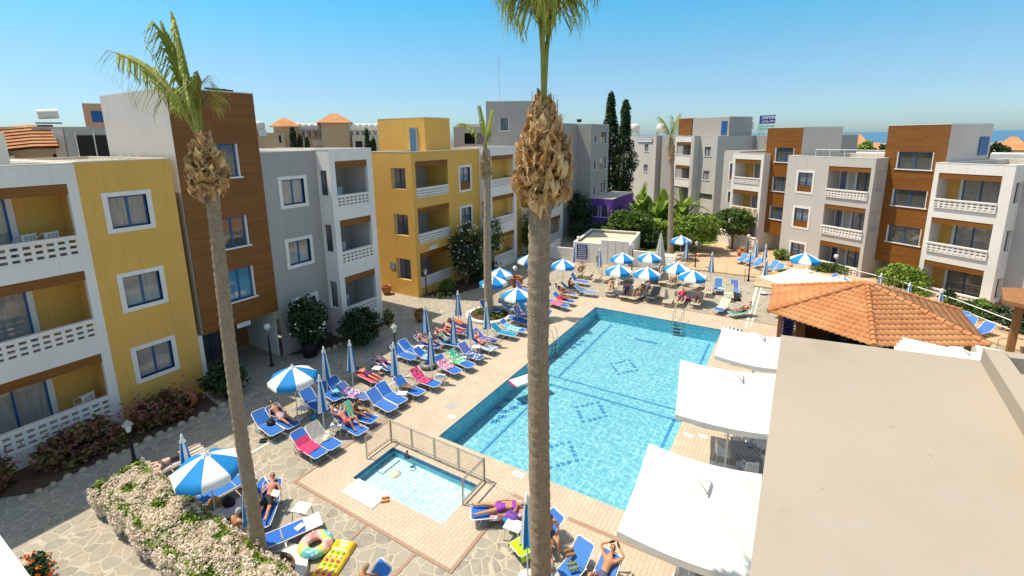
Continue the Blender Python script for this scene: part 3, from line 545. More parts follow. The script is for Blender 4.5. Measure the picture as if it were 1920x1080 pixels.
sg=sign('shop_sign','long blue and white supermarket sign on the distant grey shop building',Sb.t.matrix_basis@Matrix.Translation((.2,-.12,10.3)),3.3,.62,'sign_white',[('SUPERMARKET',0,0,.48)],'sign_blue',fr='sign_blue')
# grey building behind the cypress trees
B7=Bld('apartment_building','four-storey grey building behind the yellow one with slim windows',(-22.1,0),A90)
w7=[(50.3,51.35,10.17,10.94),(50.3,51.35,7.03,8.3),(50.3,51.35,3.93,5.2),(47.9,48.9,7.03,8.3)]
B7.wing(40,51.9,12.3,'grey',dep=9,z0=-.3,holes=w7,left=True); [B7.window(*a,w=0) for a in w7]
w7=[(51.3,52.2,10.25,10.97),(51.3,52.2,7.2,8.1),(51.3,52.2,4.3,5.2),(53.3,55.5,10.1,11.4),(53.3,55.5,7.13,8.5),(53.3,55.5,4.35,5.7)]
B7.wing(50.4,56.0,12.25,'grey',y=-1.7,dep=10,holes=w7); [B7.window(*a,y=-1.7,w=0,glass='dark_glass') for a in w7]
q=FAR(850,238,46); q2=FAR(1000,236,46)
B6=Bld('apartment_building','pale grey building with a rooftop block and aerial seen over the yellow roof',(q.x,q.y),math.atan2(q2.y-q.y,q2.x-q.x))
wl=(q2-q).length; B6.wing(0,wl,q.z,'grey',dep=7,holes=[(1.0,2.0,10.4,11.4),(2.15,2.8,10.4,11.4)]); MB().box(2.15,2.8,.1,.15,10.4,11.4).build('door','purple',B6.t)
B6.wing(3.1,9,14.2,'grey',y=-.6,dep=5,z0=9,holes=[(4.35,5.2,11.6,12.7)],par=.2); B6.window(4.35,5.2,11.6,12.7,y=-.6,w=0,glass='dark_glass'); b=MB(); b.tube([(4.4,1,14),(4.4,1,18.5)],.025,5); B6.fin(b,'aerial','alu')
# purple annex
An=Bld('annex','low purple annex with a flat grey roof beside the cypress trees',(0,0),0)
An.wing(-20.3,-17.6,4.1,'purple',y=50.0,dep=7.5,holes=[(-20.0,-19.2,2.1,3.3),(-18.95,-18.05,2.1,3.3)],rh=[(51.2,51.9,1.5,3.0),(52.6,53.3,1.5,3.0)],par=.05,cap='light_grey')
for a in ((-20.0,-19.2,2.1,3.3),(-18.95,-18.05,2.1,3.3)): An.window(*a,y=50.0,w=0,glass='dark_glass',bars='purple')
# ---------------------------------------------------------------- restaurant roof in the foreground, gazebo, pump house
t=thing('restaurant','flat pale plastered restaurant roof filling the lower right foreground','building',(0,0,0)); RZ=8.0
# its left face runs just right of the camera, its far edge slants a little
b=MB(); P=[(-.06,-1.0),(-.05,7.87),(2.26,8.22),(3.4,8.4),(7.5,9.0),(7.5,-1.0)]
b.add([(x,y,RZ) for x,y in P],[tuple(range(6))]); b.build('roof','slab',t)
b=MB()
for i in range(6):
    p,q=P[i],P[(i+1)%6]; z0=3.2 if i!=5 else 0
    b.quad((*p,z0),(*q,z0),(*q,RZ-.001),(*p,RZ-.001))
b.build('wall','cream_wall',t)
b=MB(); a=G(1838,678,RZ+.0); c=Vector((a.x,a.y,0)); d=(G(1905,800,RZ)-G(1842,690,RZ)); d.z=0; d.normalize(); n=Vector((d.y,-d.x,0))
if n.x<0: n=-n
p0=c; p1=c+d*4.6; q0=p0+n*.2; q1=p1+n*.2; z=RZ+.2
b.quad((*p0[:2],RZ),(*p1[:2],RZ),(*p1[:2],z),(*p0[:2],z)); b.quad((*q0[:2],RZ),(*q1[:2],RZ),(*q1[:2],z),(*q0[:2],z)); b.quad((*p0[:2],z),(*p1[:2],z),(*q1[:2],z),(*q0[:2],z)); b.quad((*p0[:2],RZ),(*q0[:2],RZ),(*q0[:2],z),(*p0[:2],z))
e=Vector((1,.15,0)).normalized(); r0=q0; r1=r0+e*4; s0=r0-Vector((0,.2,0)); s1=s0+e*4
b.quad((*r0[:2],RZ),(*r1[:2],RZ),(*r1[:2],z),(*r0[:2],z)); b.quad((*s0[:2],RZ),(*s1[:2],RZ),(*s1[:2],z-.002),(*s0[:2],z-.002)); b.quad((*r0[:2],z-.002),(*r1[:2],z-.002),(*s1[:2],z-.002),(*s0[:2],z-.002))
b.build('parapet','slab',t)
b=MB(); 
for x,y in ((.14,1),(.14,4.4),(.14,7.6),(3.6,8.1),(7.2,8.6)): b.box(x-.15,x+.15,y-.15,y+.15,0,3.2)
b.build('column','cream_wall',t); b=MB(); b.quad((3,-1,0),(3,7.5,0),(3,7.5,3.2),(3,-1,3.2)); b.quad((3,7.5,0),(7.4,8.2,0),(7.4,8.2,3.2),(3,7.5,3.2)); b.build('wall','cream_wall',t)
rect('pool_deck',.4,9.5,-1,22,.0,'pool_deck_pavers')
# gazebo bar
gx,gy,gr_,gz0,gz1=3.1,27.15,4.52,2.55,3.95
t=thing('gazebo','six-sided open bar hut under a big terracotta tile roof','gazebo',(gx,gy,0))
CORN=[Vector((gr_*math.cos(R(90+60*k)),gr_*math.sin(R(90+60*k)),gz0)) for k in range(6)]; AP=Vector((0,0,gz1))
b=MB(); hip=MB()
for k in range(6):
    A,B_=CORN[k],CORN[(k+1)%6]; ex=(B_-A).normalized(); M_=(A+B_)/2; ev=(AP-M_); sl_=ev.length; ev.normalize(); nn=ex.cross(ev); 
    if nn.z<0: nn=-nn
    rows=13; tw_=.235; ns=4; hw=(B_-A).length/2; nx=int(2*hw/tw_); 
    for r_ in range(rows):
        v0,v1=r_/rows,(r_+1)/rows+.02; vs=[]; cols=nx*ns+1
        for v,lift in ((v0,.055),(v1,.015)):
            lim=hw*(1-min(1,v))
            for i in range(cols):
                x=-hw+2*hw*i/(cols-1); xx=max(-lim,min(lim,x)); ph=math.cos(x/tw_*2*math.pi); h=.045*(ph if ph>0 else ph*.35)
                if v==v0 and r_==0: h+=0
                vs.append(M_+ex*xx+ev*(sl_*v)+nn*(h+lift))
        # front lip of each course
        lim=hw*(1-v0); 
        for i in range(cols):
            x=-hw+2*hw*i/(cols-1); xx=max(-lim,min(lim,x)); ph=math.cos(x/tw_*2*math.pi); h=.045*(ph if ph>0 else ph*.35); vs.append(M_+ex*xx+ev*(sl_*v0)+nn*(h+.02))
        fs=[]
        for i in range(cols-1):
            if (vs[i]-vs[i+1]).length>1e-4: fs+=[(i,i+1,cols+i+1,cols+i),(2*cols+i,2*cols+i+1,i+1,i)]
        b.add(vs,fs,True)
    L_=(AP-A).length; nseg=15
    for j in range(nseg):
        p=A.lerp(AP,j/nseg); q_=A.lerp(AP,min(1,(j+1.12)/nseg)); hip.tube([p+Vector((0,0,.065)),q_+Vector((0,0,.035))],[.125,.095],8)
b.build('roof','roof_tile',t); hip.build('ridge','roof_tile',t)
b=MB()
for k in range(6):
    c=CORN[k]; b.box(c.x*.86-.09,c.x*.86+.09,c.y*.86-.09,c.y*.86+.09,0,gz0+.1)
b.build('post','timber',t)
b=MB(); cc=[(CORN[k].x*.68,CORN[k].y*.68) for k in range(6)]; ci=[(x*.84,y*.84) for x,y in cc]
for k in range(6):
    a,c=cc[k],cc[(k+1)%6]; d,e=ci[k],ci[(k+1)%6]; b.quad((*a,0),(*c,0),(*c,1.05),(*a,1.05)); b.quad((*a,1.05),(*c,1.05),(*e,1.05),(*d,1.05)); b.quad((*d,0),(*e,0),(*e,1.05),(*d,1.05))
b.build('counter','timber',t)
b=MB(); b.box(-1.2,1.2,-.3,.3,.0,2.2); b.build('shelf_unit','dark',t); b=MB()
for i in range(26): x=random.uniform(-1.1,1.1); b.lathe([(.0,0),(.04,0),(.04,.2),(.015,.25),(.015,.31),(0,.31)],6,(x,random.choice([-.33,.33]),random.choice([.9,1.4,1.8])))
b.build('bottle','blue_glass',t)
b=MB(); b.lathe([(gr_*.97,gz0-.02),(.1,gz1-.16)],6); o=b.build('ceiling','timber',t); o.rotation_euler[2]=R(30); 
# pump house
o=G(1080,492); t=thing('pump_house','low white flat-roofed pump house with a sunken roof and grey notice board','building',(-16.9,38.0,0),R(8))
b=MB(); b.wall(0,2.6,0,1.7,[],0,.2); b.quad((0,0,0),(0,6.5,0),(0,6.5,1.7),(0,0,1.7)); b.quad((4.9,0,0),(4.9,6.5,0),(4.9,6.5,1.65),(4.9,0,1.65)); b.quad((0,6.5,0),(4.9,6.5,0),(4.9,6.5,1.7),(0,6.5,1.7)); b.box(2.55,4.9,-.06,.2,0,2.15)
b.box(0,.22,.0,6.5,1.7,1.78); b.box(.22,4.9,6.28,6.5,1.7,1.78); b.box(.22,2.55,0,.22,1.7,1.78); b.box(4.68,4.9,.2,6.28,1.65,1.78); b.build('wall','white',t)
MB().quad((.2,.2,1.5),(4.7,.2,1.5),(4.7,6.3,1.5),(.2,6.3,1.5)).build('roof','cream_wall',t); b=MB()
for x in (3.1,3.75,4.4): b.box(x,x+.02,-.075,-.058,.1,2.1)
b.build('panel_joint','concrete',t)
b=MB(); b.box(-2.6,-.02,.3,.5,0,1.1); b.box(-2.6,-2.4,.5,4,0,1.1); b.build('low_wall','white',t); MB().box(5.0,7.2,.2,.4,0,1.35).build('low_wall','white',t)
s5=sign('notice_board','grey notice board with white writing on the white pump house wall',Matrix.Translation((-16.05,38.06,.95))@Matrix.Rotation(R(8),4,'Z'),.95,1.3,'sign_blue'); lines(s5,.9,1.2,7,'sign_white')
# near white rendered wall in the bottom left corner
a=G(0,1003,8.6); c=G(60,1085,8.6); d=(c-a).normalized(); n=Vector((-d.y,d.x,0)); 
if n.dot(Vector((-1,-1,0)))<0: n=-n
b=MB(); p0=a-d*1.0; p1=c+d*1.2; 
for p,q in ((p0,p1),):
    b.quad((*p[:2],8.6),(*q[:2],8.6),(*(q+n*.5)[:2],8.6),(*(p+n*.5)[:2],8.6)); b.quad((*p[:2],7.4),(*q[:2],7.4),(*q[:2],8.6),(*p[:2],8.6))
plain('rough_render',(.66,.62,.57),.95,.08,6,55,.02); tag(b.build('parapet','rough_render'),'rough white rendered parapet in the bottom left corner','parapet')
# pergola corner at the far right
t=thing('pergola','brown timber pergola with a sloping roof at the right edge','pergola',(9.55,31.3,0)); b=MB(); b.box(-.13,.13,-.13,.13,0,2.75); b.build('post','timber',t)
b=MB(); b.add([(-.7,-.4,2.95),(4,-2.8,2.95),(4,2.5,3.3),(-.4,1.2,3.2),(-.7,-.4,2.75),(4,-2.8,2.75),(4,2.5,3.1),(-.4,1.2,3.0)],[(0,1,2,3),(4,5,6,7),(0,1,5,4),(3,0,4,7)]); b.build('roof','timber',t)
# ---------------------------------------------------------------- far background
def farbox(name,label,x0,x1,yt,D,mat,depth=12,z0=-2,cat='building',group=None,wins=(),roof=None,rt='roof_tile',t=None):
    a=FAR(x0,yt,D); c=FAR(x1,yt,D); ang=math.atan2(c.y-a.y,c.x-a.x); w=math.hypot(c.x-a.x,c.y-a.y); top=(a.z+c.z)/2
    t=thing(name,label,cat,(a.x,a.y,0),ang,group); b=MB(); b.box(0,w,0,depth,z0,top); b.build('wall',mat,t)
    for u0,u1,v0,v1,mm in wins: MB().box(w*u0,w*u1,-.06,.02,top-v1,top-v0).build('window',mm,t)
    if roof:
        h,ov=roof; b=MB(); b.add([(-ov,-ov,top),(w+ov,-ov,top),(w+ov,depth+ov,top),(-ov,depth+ov,top),(w*.5-w*.12,depth/2,top+h),(w*.5+w*.12,depth/2,top+h)],[(0,1,5,4),(1,2,5),(2,3,4,5),(3,0,4),(0,3,2,1)]); b.build('roof',rt,t)
    return t,w,top
farbox('apartment_building','tan hotel block with small blue window left of the round-roofed turret',480,532,249,88,'tan',10,wins=((.12,.28,2.3,4.1,'blue_frame'),(.8,.88,.4,1.6,'dark'),(.8,.88,3.2,4.6,'dark')))
farbox('turret','tan turret with small terracotta roof, the left of the two',512,556,237,92,'tan',5,roof=(1.5,.6))
farbox('turret','tan turret with wide terracotta roof, the right of the two',601,654,230,92,'tan',6,roof=(1.7,.7))
W_=[]
for k in range(6): W_+= [(.04+.16*k,.13+.16*k,2.6,5.6,'peach'),(.02+.16*k,.15+.16*k,1.4,2.5,'far_white')]
farbox('apartment_building','long tan terraced hotel with pale balconies behind the cypress hedge',555,706,247,95,'tan',14,wins=W_)
farbox('apartment_building','tan wing of the hotel immediately left of the yellow rooftop room',660,712,253,84,'cream_wall',10,wins=((.1,.35,1,2.6,'dark'),(.5,.75,1,2.6,'dark')))
tk=thing('water_tank','round white rooftop water tank on a stand above the tan hotel','water tank',FAR(560,246,95),0,'rooftop water tanks in a row above the tan hotel')
MB().lathe([(0,1.5),(.5,1.45),(.8,1.1),(.8,.4),(.5,.1),(0,.05)],10).build('tank','far_white',tk); b=MB(); b.box(-.7,-.6,-.6,.6,-.9,.2); b.box(.6,.7,-.6,.6,-.9,.2); b.build('stand','alu',tk)
sn=snap(tk)
for px in (572,584,596,663,674,685,696,707): 
    q=FAR(px,245,95 if px<600 else 92); dup(sn,(q.x,q.y,q.z-.2))
for px,l_ in ((488,'round white water tank on the roof of the tan block beside the timber tower'),(1390,'fat white water tank on the grey roof near the rooftop hotel sign'),(1240,'small white water tank between the shop building and the timber tower'),(1190,'small white water tank on the distant shop roof')):
    D={488:88,1390:80,1240:80,1190:80}[px]; q=FAR(px,{488:246,1390:251,1240:251,1190:251}[px],D); o=dup(sn,(q.x,q.y,q.z+.1),label=l_,scale=(1.9,1.9,1.4) if px==1390 else None); del o['group']
# house with solar heater at far left
t,w,top=farbox('house','white house with terracotta roof and rooftop solar heater at the far left',-60,118,238,60,'cream_wall',8,wins=((.55,.6,3.2,5,'dark'),(.82,.9,2.4,4.2,'dark')))
b=MB(); n=34
for r_ in range(7):
    for i in range(n): 
        x=w*(-.02)+w*.92*i/n; y0=-2.6+r_*.42; z0=top-1.75+r_*.27+min(0,(x-w*.62)*.12 if x<w*.62 else 0); b.tube([(x,y0,z0),(x,y0+.5,z0+.24)],[.15,.12],6,cap=False)
b.build('roof','roof_tile',t)
b=MB(); b.tube([(w*.74,.5,top+1.1),(w*.98,.5,top+1.2)],.42,12); b.build('solar_tank','far_white',t); b=MB(); b.box(w*.7,w*1.0,-.2,1.4,top+.3,top+.42); b.box(w*.64,w*1.3,-.4,1.5,top-.2,top+.02); b.build('stand','concrete',t)
b=MB(); b.box(w*.86,w*.98,-1.4,.2,top-5.8,top-.2); b.box(w*.28,w*.40,-1.5,0,top-5.2,top-2.4); b.build('chimney_wall','far_white',t)
t,w,top=farbox('roof_terrace','shaded roof terrace with railing and clutter between the tiled house and the tower',118,215,238,55,'concrete',6,wins=((.2,.98,.7,4.6,'dark'),),cat='building')  # dark panel behind the railing paints the terrace's shade
b=MB(); [b.tube([(w*k,-.3,top-5),(w*k,-.3,top-.4)],.05,5) for k in (.2,.55,.95)]; b.tube([(w*.1,-.35,top-3.2),(w,-.35,top-3.2)],.06,5); b.build('railing','far_white',t)
b=MB(); [b.box(w*u_,w*(u_+random.uniform(.04,.1)),-1.4,-.6,top-6,top-6+random.uniform(.5,1.6)) for u_ in (.24,.36,.5,.6,.72,.85)]; b.build('clutter','beige_plastic',t)
farbox('apartment_building','peach house with a blue window peeping over the tower, far left',153,200,194,78,'peach',6,wins=((.3,.95,.9,2.2,'blue_frame'),))
# air-conditioner box behind the left roof
t=thing('air_conditioner','white rooftop air conditioner casing with a dark grille at the left edge','air conditioner',(-24.6,4.2,10.0),A90); MB().box(-1.2,1.2,0,.9,0,1.4).build('casing','far_white',t); b=MB(); b.box(-.9,.5,-.02,0,.2,1.2); b.build('grille','dark',t); b=MB(); [b.box(-.9,.5,-.035,-.021,.26+k*.12,.29+k*.12) for k in range(8)]; b.build('louvre','concrete',t)
b=MB(); [b.box(-27.5+k*.9,-27.2+k*.9,.5,14+k*.1,10.1,10.28) for k in range(3)]; tag(b.build('roof_pipe','far_white'),'pale pipes and kerbs running along the near left roof','pipe')
# town toward the sea
HS=[(1588,1625,272,110,'far_white','pale villa with terracotta roof and solar tank in front of the sea',(2,.5)),(1620,1665,279,130,'far_white','low white house beside a palm near the sea',(1.2,.4)),(1868,1925,281,120,'cream_wall','house with a broad terracotta roof right of the tower',(2.2,.6)),(1560,1600,283,105,'far_white','low white house just left of the terracotta villa',None),(1700,1760,285,140,'cream_wall','cream house hidden behind the right timber tower',(1.5,.4)),(840,915,262,160,'far_white','distant white building beyond the yellow rooftop room',None),(1140,1200,256,190,'far_white','long distant white building behind the cypresses',None)]
for i,(x0,x1,y,D,mm,l_,rf) in enumerate(HS): farbox('house',l_,x0,x1,y,D,mm,9,z0=-10,roof=rf,wins=((.2,.4,1,2.2,'dark'),(.6,.8,1,2.2,'dark')))
rnd=random.Random(4)
bl=['tiny far house with a tiled roof among others toward the sea','tiny far pale flat-roofed house among others toward the sea']
tg=[None,None]
for i in range(26):
    px=rnd.uniform(1440,1990); y=rnd.uniform(276,283); D=rnd.uniform(150,330); k=i%2
    farbox('house',bl[k],px,px+rnd.uniform(22,46)*150/D,y-(D-150)*.045,D,rnd.choice(['far_white','cream_wall','tan']),9,z0=-12,roof=(1.5,.4) if k==0 else None,group='small far houses toward the sea')
farbox('roof_wall','white rooftop parapet walls right of the far timber tower',1857,1960,289,60,'far_white',4,z0=4,cat='wall')
farbox('roof_wall','low white roof walls seen over the grey building roof',1576,1662,287,70,'far_white',5,z0=4,cat='wall')
# rooftop sign
q=G(1440,232,0); fz=FAR(1439,224,64); 
t=sign('rooftop_sign','dark blue rooftop hotel sign above a teal supermarket board',Matrix.Translation((fz.x,fz.y,fz.z))@Matrix.Rotation(A2,4,'Z'),2.05,.95,'sign_blue',[('DAMON',.18,.2,.48),('HOTEL APTS',.1,-.24,.30)],'sign_white')
MB().box(-1.15,.95,.0,.03,-1.15,-.68).build('lower_board','sign_teal',t); text('SUPERMARKET',-.1,-.92,.27,'sign_white',t,-.01)
b=MB(); b.tube([(-1.1,.05,-3.5),(-1.1,.05,.4)],.035,5); b.tube([(-.9,.05,-3.5),(-.9,.05,.4)],.035,5); b.tube([(-.85,.1,-.9),(-.4,1.2,-3.5)],.03,5); b.build('mast','alu',t)
# ---------------------------------------------------------------- vegetation
def leaves(b,c,rad,n,s,rnd,flat=.0,shell=.55,asp=1.6):
    c=Vector(c)
    for _ in range(n):
        while True:
            d=Vector((rnd.uniform(-1,1),rnd.uniform(-1,1),rnd.uniform(-1,1)))
            if .05<d.length<1: break
        d=d.normalized()*(shell+(1-shell)*rnd.random()); p=c+Vector((d.x*rad[0],d.y*rad[1],d.z*rad[2])); nn=(d+Vector((rnd.gauss(0,.6),rnd.gauss(0,.6),rnd.gauss(.3,.6)))).normalized()
        a=nn.orthogonal().normalized(); a.rotate(Matrix.Rotation(rnd.uniform(0,6.28),3,nn)); w=nn.cross(a); k=s*rnd.uniform(.7,1.3)
        b.add([p-a*k*asp/2,p+w*k*.5,p+a*k*asp/2,p-w*k*.5],[(0,1,2,3)])
def clumps(b,c,rad,nc,nl,s,rnd,cr=.38):
    for _ in range(nc):
        while True:
            d=Vector((rnd.uniform(-1,1),rnd.uniform(-1,1),rnd.uniform(-.9,1)))
            if d.length<1 and d.length>.45: break
        r_=cr*rnd.uniform(.7,1.25); leaves(b,(c[0]+d.x*rad[0]*.85,c[1]+d.y*rad[1]*.85,c[2]+d.z*rad[2]*.85),(rad[0]*r_,rad[1]*r_,rad[2]*r_),nl,s,rnd,shell=.35)
def bush(name,label,loc,rad,mat,n=40,nl=34,s=.09,cat='shrub',trunk=0,flowers=None,group=None,seed=1,pot=None,stems=1,cr=.38):
    rnd=random.Random(seed); t=thing(name,label,cat,(loc[0],loc[1],0),0,group); z=trunk+rad[2]*.9+(loc[2] if len(loc)>2 else 0)
    b=MB(); clumps(b,(0,0,z),rad,n,nl,s,rnd,cr); b.build('crown',mat,t)
    b=MB()
    for k in range(stems): 
        a=rnd.uniform(0,6.28); o_=Vector((math.cos(a),math.sin(a),0))*.12*(stems>1); b.tube([o_,o_*1.6+Vector((.05,.03,z*.5)),o_*3+Vector((0,0,z))],[.07,.055,.03],6)
        for j in range(4):
            a=rnd.uniform(0,6.28); b.tube([o_*2+Vector((0,0,z*.65)),o_*2+Vector((math.cos(a)*rad[0]*.6,math.sin(a)*rad[1]*.6,z+rad[2]*rnd.uniform(-.1,.5)))],[.035,.012],5)
    b.build('trunk','tree_bark',t)
    if flowers:
        b=MB()
        for _ in range(flowers[1]):
            a=rnd.uniform(0,6.28); h=rnd.uniform(-.9,1); k=math.sqrt(max(0,1-h*h))*rnd.uniform(.85,1.08); leaves(b,(math.cos(a)*rad[0]*k,math.sin(a)*rad[1]*k,z+h*rad[2]),(.06,.06,.05),7,.07,rnd,asp=1)
        b.build('flower',flowers[0],t)
    if pot: MB().lathe(pot[1],14).build('pot',pot[0],t)
    return t
POT=[(0,0),(.22,0),(.33,.42),(.37,.44),(.37,.5),(.31,.5),(.28,.4),(0,.38)]
g=G(380,738); bush('shrub','round dark green bush in a terracotta pot at the corner of the yellow wing',(-20.9,9.7),(.85,.85,.8),'leaf_dark',34,40,.13,seed=2,pot=('terracotta_pot',[(0,0),(.3,0),(.45,.5),(.4,.5),(0,.4)]))
bush('oleander','white-flowered oleander in a dark pot in front of the grey wing window',(-21.0,14.05),(1.05,.9,1.2),'leaf_dark',80,48,.12,trunk=.9,flowers=('flower_white',60),seed=3,stems=3,pot=('dark',[(0,0),(.35,0),(.4,.8),(.36,.8),(0,.7)]))
bush('shrub','big round dark bush by the white balcony bay and blue notice',(-19.75,16.3),(1.1,1.1,1.05),'leaf_dark',100,56,.10,trunk=.15,seed=4,cr=.34)
bush('shrub','tall dark shrub low in the corner under the oleander',(-21.6,15.0),(.8,.8,.6),'leaf_dark',24,30,.11,seed=5)
bush('oleander','tall white-flowered oleander against the yellow balconies',(-21.0,27.7),(1.2,1.4,2.2),'leaf_dark',60,44,.13,trunk=.8,flowers=('flower_white',90),seed=6,stems=4)
bush('oleander','white oleander behind the slim palm beside the white bay',(-20.6,30.6),(1.0,1.1,1.5),'leaf',44,40,.12,trunk=2.0,flowers=('flower_white',90),seed=7,stems=3)
bush('shrub','low rounded dark hedge plant below the french windows of the yellow building',(-20.6,29.6),(1.2,1.5,.9),'leaf_dark',34,40,.12,seed=8)
bush('shrub','green shrub with long leaves beside the lamp at the yellow corner',(-20.9,25.2),(.7,.9,.55),'leaf',24,34,.14,seed=9)
bush('shrub','small brownish shrub in a stone bed by the blue umbrellas',(-19.6,35.6),(1.0,.9,.6),'leaf_dark',22,30,.12,seed=10)
bush('shrub','leafy tree-like shrub between the yellow wall and the big palm trunk',(-20.9,38.2),(1.2,1.3,2.2),'leaf',50,40,.16,seed=11,trunk=.3)
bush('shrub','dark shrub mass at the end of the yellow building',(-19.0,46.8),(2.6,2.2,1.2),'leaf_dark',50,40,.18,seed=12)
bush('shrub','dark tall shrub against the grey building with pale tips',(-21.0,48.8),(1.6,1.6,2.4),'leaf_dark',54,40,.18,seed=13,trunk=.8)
bush('shrub','small green plant with pink flowers at the foot of the white bay wall',(-20.4,19.0),(.35,.4,.55),'leaf',14,26,.08,seed=14,flowers=('pink_flower',10))
# round terracotta pots
def pot(label,loc,s=1,tilt=0,mat='terracotta_pot'):
    o=MB().lathe([(0,.02),(.2,0),(.34,.2),(.40,.42),(.36,.60),(.40,.64),(.40,.70),(.33,.70),(.31,.58),(.34,.4),(.28,.15),(0,.12)],18).build('flower_pot',mat); o.location=loc; o.scale=(s,s,s); o.rotation_euler=(tilt,0,.6); tag(o,label,'flower pot')
pot('terracotta urn lying on its side under the potted bush',(-21.2,8.55,.35),.85,R(75)); pot('squat terracotta pot at the foot of the yellow flank wall',(-24.9,23.2,0),.9); pot('round clay bin in the shade of the passage',(-19.2,20.5,0),1.0,0,'timber'); pot('terracotta urn under the open umbrellas by the slim palm',(-17.4,29.0,0),1.2)
b=MB(); b.lathe([(0,.0),(.42,0),(.5,.62),(.5,.78),(.43,.78),(.43,.66),(0,.62)],20); o=b.build('planter','concrete'); o.location=G(1467,533); o.scale=(1.45,1.45,1.3); tag(o,'big round grey planter beside the thin parasol pole','planter'); 
o=dup((o,[]),G(1124,492),label='round grey planter against the pump house wall',scale=(1,1,1.1)); 
for l_,q in (('low green plant growing in the big round grey planter',G(1467,533)),('tuft of leaves in the planter by the pump house',G(1124,492))):
    rnd=random.Random(5); b=MB(); leaves(b,(0,0,1.0),(.42,.42,.12),160,.12,rnd); o=b.build('plant','leaf'); o.location=q; tag(o,l_,'plant')
o=MB().box(-.32,.32,-.3,.3,0,1.0).build('waste_bin','orange_box'); o.location=G(1453,537); o.rotation_euler[2]=.3; tag(o,'orange box bin behind the big grey planter','bin')
# petunia bed and flowering hedge
rnd=random.Random(21)
for i,(c,r_,l_) in enumerate((((-21.1,4.9),(.9,1.4,.75),'pink and red bedding plants heaped below the nearest white balcony'),((-21.0,7.4),(.85,1.2,.8),'pink flowering bushes in front of the yellow wing'),((-21.6,2.2),(1.0,1.1,.7),'red and green bedding plants at the very left edge'))):
    t=thing('flower_bush',l_,'flower bush',(*c,0)); b=MB(); clumps(b,(0,0,.45),r_,52,44,.11,rnd,.34); b.build('foliage','petunia',t); b=MB()
    for _ in range(60): leaves(b,(rnd.uniform(-1,1)*r_[0],rnd.uniform(-1,1)*r_[1],.45+rnd.uniform(.2,1.0)*r_[2]),(.05,.05,.04),6,.07,rnd,asp=1)
    b.build('flower','pink_flower',t)
t=thing('hedge','long hedge smothered in pale pink flowers in the bottom left','hedge',(-13,4.62,0)); b=MB(); b2=MB()
def hz(x): return .62+.38*math.sin((x+17.2)*.9)*.25+.35
for _ in range(2600):
    x=rnd.uniform(-17.3,-9.0); y=4.62+rnd.uniform(-1,1)*.62; e=abs(y-4.62)/.62; top=1.08*(1-.25*e**3)+.07*math.sin(x*3.1)+.05*math.sin(x*7+y*9)-(.35 if x<-17 else 0)
    leaves(b2,(x+13,y-4.62,top-.10),(.11,.11,.10),5,.09,rnd)
    if math.sin(x*2.3+1)*math.sin(y*5+x*1.7)+math.sin(x*5.1-y*4)*.5<.74: leaves(b,(x+13,y-4.62,top+.01),(.075,.075,.045),9,.05,rnd,asp=1)
for _ in range(1900):
    x=rnd.uniform(-17.3,-9.0); s_=rnd.choice((-1,1)); z=rnd.uniform(.08,.95); bw=.50+.13*math.sin(z*2.6)+.05*math.sin(x*4.3); y=s_*bw; leaves(b2,(x+13,y*.93,z),(.12,.08,.12),4,.08,rnd)
    for _q in range(2):
        if z>.18 and rnd.random()<.9 and math.sin(x*2.3+1)+math.sin(x*5.1-z*7)<1.25: leaves(b,(x+13+rnd.uniform(-.15,.15),y*1.12,z+rnd.uniform(-.1,.1)),(.08,.05,.08),9,.05,rnd,asp=1)
for _ in range(260):
    y=rnd.uniform(-.6,.6); z=rnd.uniform(.08,.95); leaves(b2,(-4.25,y,z),(.1,.1,.12),6,.09,rnd); leaves(b,(-4.32,y,z),(.05,.07,.07),7,.05,rnd,asp=1)
b2.build('foliage','leaf_bright',t); b.build('flower','hedge_flower',t)
b=MB(); [b.tube([(x,rnd.uniform(-.3,.3),0),(x+.1,rnd.uniform(-.3,.3),.7)],.03,5) for x in [(-4+.33*k) for k in range(25)]]; b.build('stem','tree_bark',t)
q=G(62,1082); bush('flower_bush','small bush with orange flowers in the bottom left corner',(q.x,q.y),(.75,.4,.22),'leaf_dark',26,34,.07,cat='flower bush',flowers=('orange_flower',34),seed=31)
# garden trees behind the pool
bush('tree','rounded citrus tree left of the tall palm trunk',(-14.6,47.2),(2.4,2.2,1.5),'leaf',90,60,.20,cat='tree',trunk=.9,seed=41,cr=.33)
bush('tree','bright green citrus tree immediately right of the tall palm trunk',(-8.2,47.0),(2.6,2.3,1.45),'leaf_bright',90,60,.19,cat='tree',trunk=.9,seed=42,cr=.33)
bush('tree','small round tree with a forked bare trunk by the white steps',(-5.1,49.2),(1.75,1.7,1.35),'leaf',70,56,.16,cat='tree',trunk=1.6,seed=43,stems=2,cr=.33)
bush('shrub','low green bush at the corner of the pump house garden',(-16.6,45.6),(1.7,1.5,.9),'leaf_bright',40,44,.16,seed=44,trunk=.2)
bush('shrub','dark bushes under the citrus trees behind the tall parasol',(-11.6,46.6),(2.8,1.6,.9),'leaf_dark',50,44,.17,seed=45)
bush('shrub','yellow-green bushes around the tall palm trunk',(-10.9,49.6),(2.2,1.8,1.0),'leaf_bright',50,50,.18,seed=46,trunk=.6)
bush('shrub','dense green shrub row behind the bright citrus tree',(-8.2,53.5),(4.0,1.8,1.1),'leaf',60,50,.2,seed=47,trunk=.6)
bush('shrub','sunlit rounded bush by the foot of the right timber tower',(6.6,41.3),(1.6,1.4,.95),'leaf_bright',60,54,.14,seed=48,trunk=.15)
bush('shrub','low hedge below the white building with the tiled hut in front',(9.2,37.5),(1.3,1.2,.55),'leaf',34,40,.12,seed=49); bush('shrub','clipped round bush at the corner of the white balcony wall',(9.9,37.6),(.75,.7,.62),'leaf_bright',34,40,.10,seed=50)
